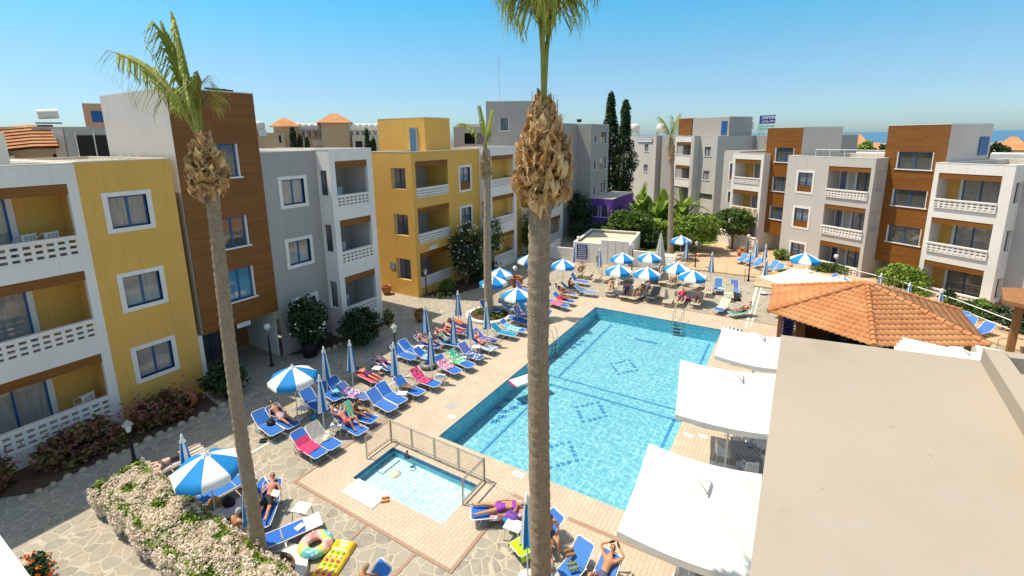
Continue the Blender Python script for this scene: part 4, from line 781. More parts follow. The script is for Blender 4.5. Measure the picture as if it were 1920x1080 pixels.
bush('shrub','small conical dark conifer before the white balustrade',(8.55,38.4),(.36,.36,.75),'leaf_dark',26,36,.09,seed=51)
bush('shrub','flowering bush with yellow leaves between the closed umbrellas',(7.3,39.2),(.8,.7,.6),'leaf_bright',26,34,.11,seed=52)
q=G(1862,574); bush('potted_plant','small leafy plant in a long terracotta trough by the grey wall',(q.x,q.y+.3),(.45,.4,.3),'leaf',16,30,.09,cat='potted plant',seed=53,pot=('terracotta_pot',[(0,0),(.5,0),(.62,.28),(.55,.28),(0,.22)]))
for i,(px,py,l_) in enumerate(((1850,605,'hedge strip behind the white rail, left stretch'),(1893,628,'hedge strip behind the white rail beside the pergola post'))): q=G(px,py); bush('hedge',l_,(q.x+1.0,q.y+.6),(1.5,.8,.5),'leaf_dark',34,40,.12,seed=55+i,cat='hedge')
q=G(1560,512); bush('shrub','low green bed plants below the grey building balcony',(q.x,q.y),(1.8,.8,.45),'leaf',34,36,.12,seed=58); q=G(1462,493); bush('shrub','bright plant behind the last two blue loungers',(q.x,q.y+.8),(.7,.5,.6),'leaf_bright',20,30,.13,seed=59)
# yucca / climbing plant at the yellow corner
# cypress
def cypress(label,loc,h,w,seed,name='cypress_tree'):
    rnd=random.Random(seed); t=thing(name,label,'cypress',(loc[0],loc[1],0),0); b=MB()
    for k in range(int(h*16*(1+1.3*(w>2)))):
        z=.8+(h-.8)*rnd.random()**.9; u_=(z-.8)/(h-.8); r_=w*(1-u_)**.62*(.75+.25*math.sin(u_*12+seed))+.08; a=rnd.uniform(0,6.28); c=(math.cos(a)*r_*rnd.uniform(.3,1),math.sin(a)*r_*rnd.uniform(.3,1),z)
        leaves(b,c,(.22+.2*(1-u_),.22+.2*(1-u_),.55),26,.13,rnd,asp=2.6)
    b.build('crown','leaf_dark',t); MB().tube([(0,0,0),(0,0,h*.9)],[.22,.03],8).build('trunk','tree_bark',t)
c1=FAR(1143,300,68); cypress('tallest cypress, left of the dark pair behind the purple annex',(c1.x,c1.y),FAR(1143,176,68).z,3.1,1); c2=FAR(1170,300,67); cypress('right cypress of the dark pair behind the purple annex',(c2.x,c2.y),FAR(1170,192,67).z,2.7,2)
for i,(px,yt,l_) in enumerate(((548,240,'tallest small cypress before the tan hotel'),(562,256,'short cypress before the tan hotel, next to the tallest'),(575,262,'third little cypress of the row at the tan hotel'),(687,246,'little cypress left of the yellow rooftop room'),(700,262,'squat conifer touching the yellow rooftop room'))):
    q=FAR(px,yt,72); cypress(l_,(q.x,q.y),q.z,.8 if i else 1.2,10+i)
for i,(px,yt,l_) in enumerate(((1622,265,'bushy palm crown before the sea between the towers'),(1655,272,'dark tree before the sea left of the right timber tower'),(1868,268,'round-headed palm just right of the far tower'),(1872,282,'yellow-green tree below the round-headed palm'))):
    q=FAR(px,yt+12,100); bush('tree',l_,(q.x,q.y),(1.6,1.6,1.4),('leaf_bright','leaf_dark','leaf_dark','leaf_bright')[i],26,34,.3,cat='tree',trunk=q.z-1.5,seed=70+i)
# banana clump
rnd=random.Random(9); q=Vector((-12.6,53.0,0)); t=thing('banana_plant','big clump of banana plants with long bright leaves behind the citrus tree','banana plant',q)
b=MB(); tr=MB()
for k in range(13):
    ox,oy=rnd.uniform(-3.2,2.8),rnd.uniform(-1.8,1.8); h=rnd.uniform(1.2,3.7); tr.tube([(ox,oy,0),(ox+.1,oy,h)],[.2,.12],8)
    for j in range(8):
        a=rnd.uniform(0,6.28); L_=rnd.uniform(2.4,3.7); lean=rnd.uniform(.15,1.0); pts=[]; n=9
        for i in range(n+1):
            s_=i/n; r_=L_*s_*math.sin(lean)*(1+.1*s_); z=h+L_*(s_*math.cos(lean)-lean*.75*s_*s_); pts.append(Vector((ox+math.cos(a)*r_,oy+math.sin(a)*r_,z)))
        sd=Vector((-math.sin(a),math.cos(a),0)); vs=[]
        for i,p in enumerate(pts):
            s_=i/n; w=.42*math.sin(math.pi*min(1,s_*.93+.07))**.6*(1 if s_>.1 else .25); vs+= [p-sd*w+Vector((0,0,.14*w)),p,p+sd*w+Vector((0,0,.14*w))]
        fs=[]
        for i in range(n): fs+=[(3*i,3*i+1,3*i+4,3*i+3),(3*i+1,3*i+2,3*i+5,3*i+4)]
        b.add(vs,fs,True)
b.build('leaf','leaf_banana',t); tr.build('stem','leaf',t)
# palms
def frond(b,base,az,el,L_,seed,w=.5,nl=30,droop=1.0,spread=1.0,pet=.4):
    "feather of narrow drooping leaflets on a bending stalk"
    rnd=random.Random(seed); n=16; pts=[]; p=Vector(base); e=el
    for i in range(n+1):
        pts.append(p.copy()); p=p+Vector((math.cos(az)*math.cos(e),math.sin(az)*math.cos(e),math.sin(e)))*L_/n; e-=droop*.09*(2.2*(i/n)**1.6)
    b.tube(pts,[.035*(1-i/(n+1))+.008 for i in range(n+1)],6)
    sd=Vector((-math.sin(az),math.cos(az),0))
    for k in range(nl):
        s_=pet+(1-pet)*k/(nl-1); f_=s_*n; i=min(n-1,int(f_)); c=pts[i].lerp(pts[i+1],f_-i); tg=(pts[i+1]-pts[i]).normalized(); up=sd.cross(tg)
        for g_ in (-1,1):
            l_=w*(1-.55*abs((s_-pet)/(1-pet)-.35))*rnd.uniform(.8,1.15); d=(sd*g_*spread+tg*rnd.uniform(.5,.9)-up*0).normalized(); q1=c+d*l_*.5; q2=q1+(d*.45+Vector((0,0,-1))*rnd.uniform(.5,1.0)).normalized()*l_*.55; q3=q2+Vector((rnd.gauss(0,.05),rnd.gauss(0,.05),-l_*.25))
            ww=d.cross(Vector((0,0,1))).normalized()*.018
            b.add([c-ww,c+ww,q1+ww,q1-ww],[(0,1,2,3)]); b.add([q1-ww,q1+ww,q2+ww*.7,q2-ww*.7],[(0,1,2,3)]); b.add([q2-ww*.7,q2+ww*.7,q3],[(0,1,2)])
def palm(label,base,top,r0,r1,zs0,zs1,rs,fr,seed,boots=150,bs=1.0,spear=None):
    rnd=random.Random(seed); base=Vector(base); top=Vector(top); t=thing('palm_tree',label,'palm tree',base); ax=top-base; b=MB(); n=170; m_=28; vs=[]
    for i in range(n+1):
        s_=i/n; c=ax*s_+Vector((.05*math.sin(s_*5+seed),.05*math.cos(s_*4+seed),0)); rr=r0+(r1-r0)*s_**.8+.10*r0*math.exp(-s_*14)+rnd.uniform(-.006,.007)+(.008 if i%3==0 else 0)
        vs+=[c+Vector((math.cos(6.2832*k/m_),math.sin(6.2832*k/m_),0))*(rr+rnd.uniform(-.006,.006)) for k in range(m_)]
    b.add(vs,[(i*m_+k,i*m_+(k+1)%m_,(i+1)*m_+(k+1)%m_,(i+1)*m_+k) for i in range(n) for k in range(m_)],True); b.build('trunk','palm_bark',t)
    # old leaf bases left on the upper trunk, peeling and curling
    b=MB()
    for k in range(boots):
        s_=k/boots; z=zs0+(zs1-zs0)*s_; a=k*2.39996+rnd.uniform(-.3,.3); env=rs(s_); out=Vector((math.cos(a),math.sin(a),0)); c=ax*(z/ax.z); sd=Vector((-out.y,out.x,0)); L_=rnd.uniform(.18,.46)*bs; w=rnd.uniform(.035,.12)*bs; r_in=max(r1*.75,env*rnd.uniform(.4,.72)); cu=rnd.uniform(-1.9,1.7); vs=[]; ns=6; p=c+out*r_in+Vector((0,0,z-c.z)); el=rnd.uniform(-.5,1.2)
        step=L_/ns; lim_=rnd.uniform(.95,1.16); tw=rnd.uniform(-1.1,1.1)
        for i in range(ns+1):
            ww=w*(1.15-.75*(i/ns)**1.5); s2=(sd*math.cos(tw*i/3)+Vector((0,0,1))*math.sin(tw*i/3)); up=out*(-math.sin(el))+Vector((0,0,math.cos(el)))
            vs+=[p-s2*ww+up*ww*.5,p-up*.0,p+s2*ww+up*ww*.5]; p=p+(out*math.cos(el)+Vector((0,0,1))*math.sin(el))*step; el-=cu*.35
            lim=env*lim_; h=Vector((p.x-c.x,p.y-c.y,0))
            if h.length>lim: h=h.normalized()*lim; p=Vector((c.x+h.x,c.y+h.y,p.z))
        fs=[]
        for i in range(ns): fs+=[(3*i,3*i+1,3*i+4,3*i+3),(3*i+1,3*i+2,3*i+5,3*i+4)]
        b.add(vs,fs)
        if 1: # torn fibres
            q=vs[-2]
            for _ in range(4):
                d=Vector((rnd.gauss(0,1),rnd.gauss(0,1),rnd.gauss(-.4,.7))).normalized()*rnd.uniform(.08,.2)*bs; o_=sd*.008; b.add([q-o_,q+o_,q+d],[(0,1,2)])
    b.build('old_leaf_bases','boot',t)
    b=MB(); zt=Vector((0,0,0))
    for i,(az,el,L_,w,dr,sp,pt) in enumerate(fr): frond(b,ax*((zs1-.05)/ax.z),az,el,L_,seed*31+i,w,46,dr,sp,pt)
    b.build('frond','frond',t)
    return t
def env(*pts):
    def f_(s_):
        for (a,b_),(c,d) in zip(pts,pts[1:]):
            if s_<=c: return b_+(d-b_)*(s_-a)/(c-a)
        return pts[-1][1]
    return f_
VR=math.atan2(RT.y,RT.x); VL=VR+math.pi; VF=math.atan2(FW.y,FW.x)
palm('tallest nearest palm with a fat shaggy head, its trunk crossing the pool',(-3.8,7.03,0),(-3.7,7.09,11.5),.205,.185,9.98,11.45,env((0,.28),(.2,.47),(.38,.46),(.6,.36),(.8,.25),(1,.10)),
 [(VR,1.53,2.7,1.1,.15,.6,.52),(VL+.2,1.55,2.5,1.2,.7,.6,.54),(VL-.6,1.56,2.6,1.1,.8,.5,.56),(VR+.3,1.52,2.5,1.1,.8,.6,.55),(VF,1.54,2.4,1.0,.6,.6,.55),(VF+3,1.54,2.3,1.0,.6,.6,.52)],1,boots=480,bs=1.1)
b0=Vector((-11.2,5.46,0)); palm('left palm rising past the timber tower, with two fronds',b0,(-11.15,5.46,11.1),.17,.125,9.85,11.0,env((0,.18),(.2,.38),(.5,.40),(.75,.28),(1,.12)),
 [(VL+.5,1.50,2.35,.95,.02,.6,.22),(VL+.1,1.40,2.3,.9,.15,.45,.30),(VL,1.10,2.35,.95,.7,.45,.32),(VR-.5,1.5,1.3,.75,.5,.5,.5)],2,boots=330,bs=.95)
palm('slim palm among the umbrellas in front of the yellow building',(-16.1,23.45,0),(-16.1,23.45,10.3),.27,.19,8.55,10.3,env((0,.24),(.25,.42),(.6,.38),(1,.12)),
 [(VR+.4,1.4,2.3,.55,.1,.8,.2),(VL,1.15,2.3,.6,1.3,.8,.25),(VL+.5,1.5,2.5,.5,.2,.8,.3)],3,boots=130,bs=.8)
palm('distant tall palm behind the pool terrace, trunk rising over the banana clump',(-9.71,43.99,0),(-10.25,43.99,10.6),.26,.19,8.6,10.6,env((0,.26),(.3,.45),(.6,.38),(1,.14)),
 [(VR+.2,1.35,2.3,.6,.3,.8,.2),(VL,1.2,2.3,.6,.6,.8,.2),(VF,1.4,2.2,.5,.4,.8,.2)],4,boots=120,bs=.8)
# planter rings round the palms
for c,r_,l_ in (((-10.75,5.35),.95,'round brick planter ring at the foot of the left palm'),((-16.0,23.3),1.5,'low round planter ring at the foot of the slim palm')):
    t=thing('planter_ring',l_,'planter',(*c,0)); MB().lathe([(r_,-.1),(r_,.14),(r_-.3,.14),(r_-.3,.05)],28,smooth=False).build('kerb','stair_white',t); MB().lathe([(r_-.3,.06),(0,.09)],20).build('soil','soil',t)
rnd=random.Random(8); b=MB(); [leaves(b,(rnd.uniform(-1,1),rnd.uniform(-.9,.9),.2),(.2,.2,.12),14,.08,rnd) for _ in range(40)]; o=b.build('ground_cover','leaf'); o.location=(-16.0,23.3,0); tag(o,'low green ground cover inside the slim palm planter','plant')
# ---------------------------------------------------------------- people
def body_mesh(P,name):
    "one continuous skinned body from joint positions"
    V=[];Ed=[];Rd=[]
    def v(p,r_,par=None):
        V.append(p); Rd.append(r_); i=len(V)-1
        if par is not None: Ed.append((par,i))
        return i
    g=P['g'] if 'g' in P else 1.0
    pel=v(P['pelvis'],(.135*g,.10)); ch=v(P['waist'],(.115*g,.085),pel); c2=v(P['chest'],(.15*g,.10),ch); nk=v(P['neck'],(.052,.052),c2); hd=Vector(P['head']); n0=Vector(P['neck']); up=(hd-n0).normalized()
    j=v(tuple(n0.lerp(hd,.45)),(.060,.062),nk); j=v(tuple(hd),(.082,.092),j); k=v(tuple(hd+up*.085),(.066,.072),j); face=Vector(P['face']).normalized(); v(tuple(hd+face*.105-up*.01),(.014,.016),j)
    for s in ('L','R'):
        sh=v(P['sh'+s],(.062,.058),c2); el=v(P['el'+s],(.040,.038),sh); wr=v(P['wr'+s],(.027,.024),el); d=(Vector(P['wr'+s])-Vector(P['el'+s])).normalized(); w=Vector(P['wr'+s]); pm=v(tuple(w+d*.05),(.038,.02),wr); sd=d.orthogonal().normalized(); cr=d.cross(sd); pe=v(tuple(w+d*.085-cr*.01),(.036,.016),pm)
        for q,l_ in ((-.030,.066),(-.010,.078),(.010,.074),(.028,.058)):
            a=v(tuple(w+d*(.105)+sd*q),(.0095,.0095),pe); v(tuple(w+d*(.105+l_)+sd*q*1.25-cr*.02),(.007,.007),a)
        a=v(tuple(w+d*.06+sd*.045),(.011,.011),pm); v(tuple(w+d*.10+sd*.068),(.008,.008),a)
        hp=v(P['hp'+s],(.095*g,.09),pel); kn=v(P['kn'+s],(.058,.056),hp); an=v(P['an'+s],(.036,.038),kn); v(P['to'+s],(.034,.022),an)
    me=bpy.data.meshes.new(name); me.from_pydata([tuple(x) for x in V],Ed,[]); o=bpy.data.objects.new('tmp',me); C.objects.link(o)
    o.modifiers.new('s','SKIN'); m2=o.modifiers.new('u','SUBSURF'); m2.levels=1; m2.render_levels=1
    for i,r_ in enumerate(Rd): d=me.skin_vertices[0].data[i]; d.radius=r_; d.use_root=(i==0)
    dg=bpy.context.evaluated_depsgraph_get(); dg.update(); ev=o.evaluated_get(dg); nm=bpy.data.meshes.new_from_object(ev); bpy.data.objects.remove(o)
    nm.name=name; nm.materials.clear(); nm.materials.append(MATS['skin']); nm.polygons.foreach_set('use_smooth',[True]*len(nm.polygons)); return nm
def clothes(me,tests,name,off=.012):
    "swimwear: the faces of the body inside given zones, lifted off the skin"
    vs=[];fs=[];mp={}
    for p in me.polygons:
        if any(t(p.center) for t in tests):
            q=[]
            for i in p.vertices:
                if i not in mp: mp[i]=len(vs); w=me.vertices[i]; vs.append(tuple(w.co+w.normal*off))
                q.append(mp[i])
            fs.append(q)
    n=bpy.data.meshes.new(name); n.from_pydata(vs,[],fs); n.materials.append(MATS['swimwear']); n.polygons.foreach_set('use_smooth',[True]*len(n.polygons)) if fs else None; return n
def mir(P):
    for k in list(P):
        if k.endswith('R') and k[:-1]+'L' not in P: x,y,z=P[k]; P[k[:-1]+'L']=(x,-y,z)
    return P
Z=.40
POSES={
 # on the back, backrest raised, feet at +x
 'recline':mir(dict(pelvis=(-.12,0,Z+.06),waist=(-.33,0,Z+.17),chest=(-.52,0,Z+.30),neck=(-.68,0,Z+.43),head=(-.78,0,Z+.53),face=(.5,0,.8),shR=(-.58,-.19,Z+.33),elR=(-.38,-.31,Z+.17),wrR=(-.14,-.24,Z+.16),hpR=(-.05,-.10,Z+.06),knR=(.38,-.13,Z+.12),anR=(.78,-.13,Z+.06),toR=(.83,-.15,Z+.17))),
 'knees':mir(dict(pelvis=(-.12,0,Z+.06),waist=(-.33,0,Z+.17),chest=(-.52,0,Z+.30),neck=(-.68,0,Z+.43),head=(-.77,0,Z+.54),face=(.5,0,.8),shR=(-.58,-.19,Z+.33),elR=(-.72,-.36,Z+.48),wrR=(-.88,-.14,Z+.56),hpR=(-.05,-.10,Z+.08),knR=(.26,-.16,Z+.40),anR=(.50,-.14,Z+.05),toR=(.66,-.15,Z+.03))),
 'supine':mir(dict(pelvis=(-.02,0,Z+.09),waist=(-.24,0,Z+.10),chest=(-.45,0,Z+.12),neck=(-.66,0,Z+.12),head=(-.80,0,Z+.14),face=(0,0,1),shR=(-.54,-.18,Z+.10),elR=(-.30,-.33,Z+.06),wrR=(-.04,-.30,Z+.06),hpR=(.04,-.10,Z+.09),knR=(.44,-.17,Z+.10),anR=(.84,-.20,Z+.06),toR=(.90,-.24,Z+.14))),
 'prone':mir(dict(pelvis=(-.02,0,Z+.10),waist=(-.24,0,Z+.10),chest=(-.45,0,Z+.10),neck=(-.66,0,Z+.10),head=(-.80,0,Z+.10),face=(0,1,-.3),shR=(-.54,-.18,Z+.10),elR=(-.72,-.36,Z+.06),wrR=(-.88,-.16,Z+.06),hpR=(.04,-.10,Z+.09),knR=(.44,-.12,Z+.09),anR=(.84,-.12,Z+.08),toR=(.97,-.12,Z+.03))),
 # sitting up on the lounger, legs out, hands forward
 'sit':mir(dict(pelvis=(-.10,0,Z+.08),waist=(-.13,0,Z+.25),chest=(-.12,0,Z+.44),neck=(-.06,0,Z+.62),head=(.00,0,Z+.75),face=(1,0,-.3),shR=(-.10,-.19,Z+.53),elR=(.05,-.27,Z+.30),wrR=(.26,-.18,Z+.28),hpR=(-.02,-.10,Z+.09),knR=(.34,-.15,Z+.24),anR=(.66,-.12,Z+.06),toR=(.76,-.13,Z+.15))),
 # sitting on the edge, feet on the ground
 'edge':mir(dict(pelvis=(0,0,Z+.08),waist=(0,0,Z+.26),chest=(.03,0,Z+.46),neck=(.08,0,Z+.64),head=(.13,0,Z+.77),face=(1,0,-.3),shR=(.04,-.19,Z+.55),elR=(.16,-.26,Z+.30),wrR=(.36,-.15,Z+.24),hpR=(.08,-.10,Z+.08),knR=(.46,-.13,Z+.08),anR=(.48,-.13,.09),toR=(.63,-.14,.04))),
 'stand':mir(dict(pelvis=(0,0,.94),waist=(0,0,1.10),chest=(-.01,0,1.32),neck=(0,0,1.50),head=(.02,0,1.63),face=(1,0,-.1),shR=(-.01,-.20,1.42),elR=(.0,-.28,1.15),wrR=(.12,-.27,.93),hpR=(0,-.10,.92),knR=(.02,-.12,.50),anR=(-.02,-.12,.09),toR=(.13,-.13,.04))),
}
BODY={};SUIT={};TOP={};HAIR={}
for k,P in POSES.items():
    me=body_mesh(P,'person'); BODY[k]=me
    pv=Vector(P['pelvis']); hp=(Vector(P['hpR'])+Vector(P['hpL']))/2; kn=Vector(P['knR']); wa=Vector(P['waist']); ch=Vector(P['chest'])
    SUIT[k]=clothes(me,[lambda c,pv=pv: (c-pv).length<.20],'shorts'); 
    KR,KL=Vector(P['knR']),Vector(P['knL']); HR,HL=Vector(P['hpR']),Vector(P['hpL'])
    SUIT[k+'l']=clothes(me,[lambda c,pv=pv: (c-pv).length<.20]+[(lambda c,a=a,b_=b_: 0<(c-a).dot(b_-a)/(b_-a).length_squared<.62 and ((c-a)-(b_-a)*(c-a).dot(b_-a)/(b_-a).length_squared).length<.13) for a,b_ in ((HR,KR),(HL,KL))],'shorts',.02)
    TOP[k]=clothes(me,[lambda c,ch=ch,wa=wa: abs((c-ch).dot((ch-wa).normalized())-.01)<.055 and ((c-ch)-(ch-wa).normalized()*(c-ch).dot((ch-wa).normalized())).length<.19],'bikini_top')
    TOP[k+'s']=clothes(me,[lambda c,ch=ch,wa=wa: -.27<(c-ch).dot((ch-wa).normalized())<.14 and ((c-ch)-(ch-wa).normalized()*(c-ch).dot((ch-wa).normalized())).length<.26],'shirt',.018)
    hd=Vector(P['head']); up=(hd-Vector(P['neck'])).normalized(); fc=Vector(P['face']).normalized()
    HAIR[k]=clothes(me,[lambda c,hd=hd,up=up,fc=fc: (c-hd).length<.18 and (c-hd).dot(fc)<.035+max(0,(c-hd).dot(up)-.03)*1.2 and (c-hd).dot(up)>-.07],'hair',.016)
SK={'tan':(.50,.25,.13),'dark':(.36,.16,.08),'pale':(.70,.42,.29),'red':(.60,.26,.17)}
KP=.89
def person(pose,loc,rz,label,skin='tan',suit=(.1,.02,.15),long=False,top=None,shirt=None,hair='hair_dark',mirror=False):
    o=bpy.data.objects.new('person',BODY[pose]); C.objects.link(o); o.location=loc; o.rotation_euler=(0,0,rz); o.color=(*SK[skin],1); tag(o,label,'person')
    o.scale=(KP,-KP if mirror else KP,KP)
    def ch(n,me,col=None,mat=None):
        if not len(me.polygons): return
        if mat: me=me.copy(); me.materials.clear(); me.materials.append(MATS[mat])
        c=bpy.data.objects.new(n,me); C.objects.link(c); c.parent=o
        if col: c.color=(*col,1)
    ch('shorts' if not top else 'bikini_bottom',SUIT[pose+('l' if long else '')],suit)
    if top: ch('bikini_top',TOP[pose],top)
    if shirt: ch('shirt',TOP[pose+'s'],shirt)
    ch('hair',HAIR[pose],mat=hair)
    return o
# ---------------------------------------------------------------- sun loungers
BLUE=(.03,.15,.50)
def make_lounger(ang,plastic=False):
    t=thing('sun_lounger','x','sun lounger',(0,0,-50)); w=.31; hx=-.22; sz=.36; bl=.72; fm='beige_plastic' if plastic else 'alu'; c,s_=math.cos(ang),math.sin(ang)
    b=MB(); b.tube([(hx,w,sz),(.88,w,sz),(.95,w*.75,sz),(.95,-w*.75,sz),(.88,-w,sz),(hx,-w,sz)],.016 if not plastic else .03,6); b.build('frame','beige_plastic' if plastic else 'white_paint',t)
    T=lambda l_,y,o_=0:(hx-l_*c-o_*s_,y,sz+l_*s_+o_*c)
    b=MB(); b.tube([T(0,w),T(bl-.08,w),T(bl,w*.7),T(bl,-w*.7),T(bl-.08,-w),T(0,-w)],.016 if not plastic else .03,6); b.build('backrest_frame','beige_plastic' if plastic else 'white_paint',t)
    def sheet(name,f,n,mat,x0,x1):
        b=MB(); vs=[]
        for i in range(n+1):
            u_=x0+(x1-x0)*i/n
            for k in range(5): y=-w+.03+(2*w-.06)*k/4; vs.append(f(u_,y,-.015*(1-(k/2-1)**2)))
        b.add(vs,[(5*i+k,5*i+k+1,5*i+k+6,5*i+k+5) for i in range(n) for k in range(4)],True); return b.build(name,mat,t)
    if plastic:
        b=MB(); 
        for k in range(17): x=hx+.03+k*.068; b.box(x,x+.052,-w+.02,w-.02,sz-.01,sz+.012)
        o=b.build('seat','mesh_fabric',t); o.color=(.56,.48,.34,1); o2=sheet('backrest',T,6,'mesh_fabric',.03,bl-.02); o2.color=(.56,.48,.34,1)
    else:
        o=sheet('seat',lambda u_,y,z:(u_,y,sz+z+.012),8,'mesh_fabric',hx+.02,.93); o.color=(*BLUE,1); o2=sheet('backrest',T,6,'mesh_fabric',.02,bl-.02); o2.color=(*BLUE,1)
    for x,x2 in ((.62,.72),(-.30,-.50)):
        b=MB(); b.tube([(x,w,sz-.01),(x2,w+.01,.02),(x2,-w-.01,.02),(x,-w,sz-.01)],.016 if not plastic else .03,6); b.build('leg',fm,t)
    b=MB(); b.tube([T(.42,w*.9),(hx-.28,w*.9,sz-.12),(hx+.02,w*.9,sz-.02)],.011,5); b.tube([T(.42,-w*.9),(hx-.28,-w*.9,sz-.12),(hx+.02,-w*.9,sz-.02)],.011,5); b.build('backrest_stay',fm,t)
    return t
def towel_mesh(ang,x0,x1,w,seed,hang=.12):
    "cloth lying over back and seat; parameter runs from head (-) to foot (+)"
    rnd=random.Random(seed); hx=-.22; sz=.385; c,s_=math.cos(ang),math.sin(ang); vs=[]; n=22; m_=12
    for i in range(n+1):
        u_=x0+(x1-x0)*i/n
        for k in range(m_+1):
            y=-w+2*w*k/m_+.01*math.sin(u_*9); dz=.008*math.sin(u_*17+k)+.006*math.sin(k*2.1+u_*5); ay=max(0,abs(y)-.31); yy=y if ay==0 else math.copysign(.32+ay*.15,y); zz=dz-ay*.9
            if u_<hx: l_=hx-u_; vs.append((hx-l_*c-.02*s_,yy,sz+l_*s_+zz))
            else: vs.append((u_,yy,sz+zz))
    b=MB(); b.add(vs,[((m_+1)*i+k,(m_+1)*i+k+1,(m_+1)*(i+1)+k+1,(m_+1)*(i+1)+k) for i in range(n) for k in range(m_)],True); return b
PROTO={}
for key,a,pl in (('b',R(38),False),('bf',R(3),False),('bu',R(58),False),('p',R(40),True),('pu',R(60),True),('pf',R(4),True)):
    PROTO[key]=(snap(make_lounger(a,pl)),a)
TW={}
KS=.88
def lay(kind,h,f_,label,col=None,towel=None,pers=None,group=None,zz=0,anc=False):
    "lounger with its head end at pixel h and foot end at pixel f_"
    sn,a=PROTO[kind]; F_=G(*f_,.36*KS+zz); Hd=G(*h,zz+KS*(.36+.7*math.sin(a))); d=F_-Hd; d.z=0; d.normalize(); rz=math.atan2(d.y,d.x); loc=(Hd+d*(.22+.72*math.cos(a))*KS) if anc else F_-d*.93*KS; loc.z=zz+.004
    o=dup(sn,loc,rz,label,'sun loungers',col,scale=(KS,KS,KS))
    if towel:
        mat,tc,x0,x1,w,tl=towel; k=(kind,mat,x0,x1,w)
        if k not in TW: TW[k]=towel_mesh(a,x0,x1,w,len(TW)).build('towel',mat); tw_=TW[k]
        else: tw_=TW[k].copy(); C.objects.link(tw_)
        tw_.location=loc+Vector((0,0,.004)); tw_.rotation_euler=(0,0,rz); tw_.scale=(KS,KS,KS); tw_.color=(*tc,1); tag(tw_,tl,'towel')
    if pers:
        kw=dict(pers); pose=kw.pop('pose'); pl=kw.pop('l'); off=kw.pop('off',(0,0)); turn=kw.pop('turn',0); z=kw.pop('dz',0); M_=Matrix.Rotation(rz,3,'Z'); person(pose,loc+M_@Vector((off[0],off[1],0))*KS+Vector((0,0,z)),rz+turn,pl,**kw)
    return o
ALLB='blue mesh sun lounger '
lay('b',(487,772),(521,812),ALLB+'at the left end of the row, dark bag on it')
lay('b',(508,760),(552,799),ALLB+'under a reclining man in patterned trunks by the open umbrella',pers=dict(pose='recline',l='tanned man in pale patterned swim shorts reclining with knees bent by the open umbrella',skin='tan',suit=(.5,.35,.35),long=True))
lay('b',(556,808),(604,853),ALLB+'with a crumpled pink towel nearest the paddling pool railing',towel=('towel',(.55,.05,.14),-.55,.45,.40,'crumpled pink towel on the lounger nearest the railing corner'))
lay('b',(584,795),(631,838),ALLB+'with grey towel over its back and a hat on it',towel=('towel',(.34,.33,.30),-.93,.25,.34,'grey towel draped over a lounger back, hat on it'))
lay('b',(573,731),(608,768),ALLB+'in the shade of the open umbrella behind the white table'); lay('b',(603,713),(637,748),ALLB+'behind the closed umbrella, bearing a white shirt')
lay('b',(622,708),(658,742),ALLB+'with a bright turquoise towel on the seat',towel=('towel',(.15,.55,.55),-.2,.75,.40,'turquoise towel on the lounger below the second closed umbrella'))
lay('b',(634,770),(681,811),ALLB+'under a pale man with arms behind his head',pers=dict(pose='knees',l='sunburnt man in red trunks lying with hands behind his head',skin='red',suit=(.55,.06,.06),long=True))
lay('b',(658,760),(703,788),ALLB+'with green and blue towel, a woman sitting on it',towel=('towel',(.12,.40,.25),-.93,-.1,.36,'green towel on the backrest behind the seated woman'),pers=dict(pose='sit',l='tanned dark-haired woman sitting up hugging her knees on a lounger',skin='dark',suit=(.1,.08,.05),top=(.1,.08,.05)))
lay('b',(697,731),(738,768),ALLB+'empty, left one of the pair in the middle of the row',col=(.05,.17,.50)); lay('b',(717,720),(756,754),ALLB+'empty, right one of the pair in the middle of the row')
lay('bf',(671,694),(710,714),ALLB+'with red towel under a man lying face down',towel=('towel',(.62,.08,.12),-.9,.9,.36,'red towel under the man lying face down'),pers=dict(pose='prone',l='man in dark purple shorts lying face down on a red towel',skin='red',suit=(.10,.03,.12),long=True))
lay('bf',(688,662),(735,692),ALLB+'under a man in purple shorts on his side, second row',pers=dict(pose='supine',l='pale man in purple shorts lying with a blue towel at his head',skin='pale',suit=(.12,.04,.14),long=True))
lay('b',(750,708),(791,738),ALLB+'with a brown towel and bag beside a closed umbrella',towel=('towel',(.22,.16,.10),-.35,.2,.36,'small brown towel on the seat of a lounger'))
lay('b',(776,692),(822,722),ALLB+'with a pink spotted towel over the back',towel=('towel_spot',(.62,.08,.20),-.93,.35,.36,'pink towel with dark spots over a lounger back'))
lay('b',(747,649),(778,672),ALLB+'empty beside the black lantern post'); lay('b',(765,641),(794,662),ALLB+'empty, left of the reclining woman in grey')
lay('b',(822,667),(860,698),ALLB+'with a rose towel at the black inner tube',towel=('towel_print',(.5,.12,.25),-.6,.3,.36,'rose patterned towel next to the black inner tube'))
lay('b',(843,655),(885,687),ALLB+'with a green patterned towel over its back',towel=('towel_print',(.05,.42,.22),-.93,.25,.38,'green and turquoise patterned towel over a lounger back'))
lay('b',(866,643),(903,672),ALLB+'with a navy floral towel on the seat',towel=('towel_print',(.04,.12,.35),-.2,.8,.38,'navy floral towel on a lounger seat'),col=(.10,.14,.42))
lay('b',(888,629),(929,655),ALLB+'with light blue towel, woman in red lying knees up',towel=('towel_print',(.25,.42,.55),-.3,.9,.42,'pale blue patterned towel under the woman in red'),pers=dict(pose='knees',l='pale woman in a red bikini lying with knees up',skin='pale',suit=(.6,.05,.06),top=(.6,.05,.06),hair='hair_blond'),col=(.10,.14,.45))
lay('b',(900,620),(931,640),ALLB+'with a purple tinge, just behind the woman in red',col=(.12,.14,.42)); lay('b',(928,608),(967,628),'teal mesh sun lounger right of the low round planter',col=(.02,.26,.42))
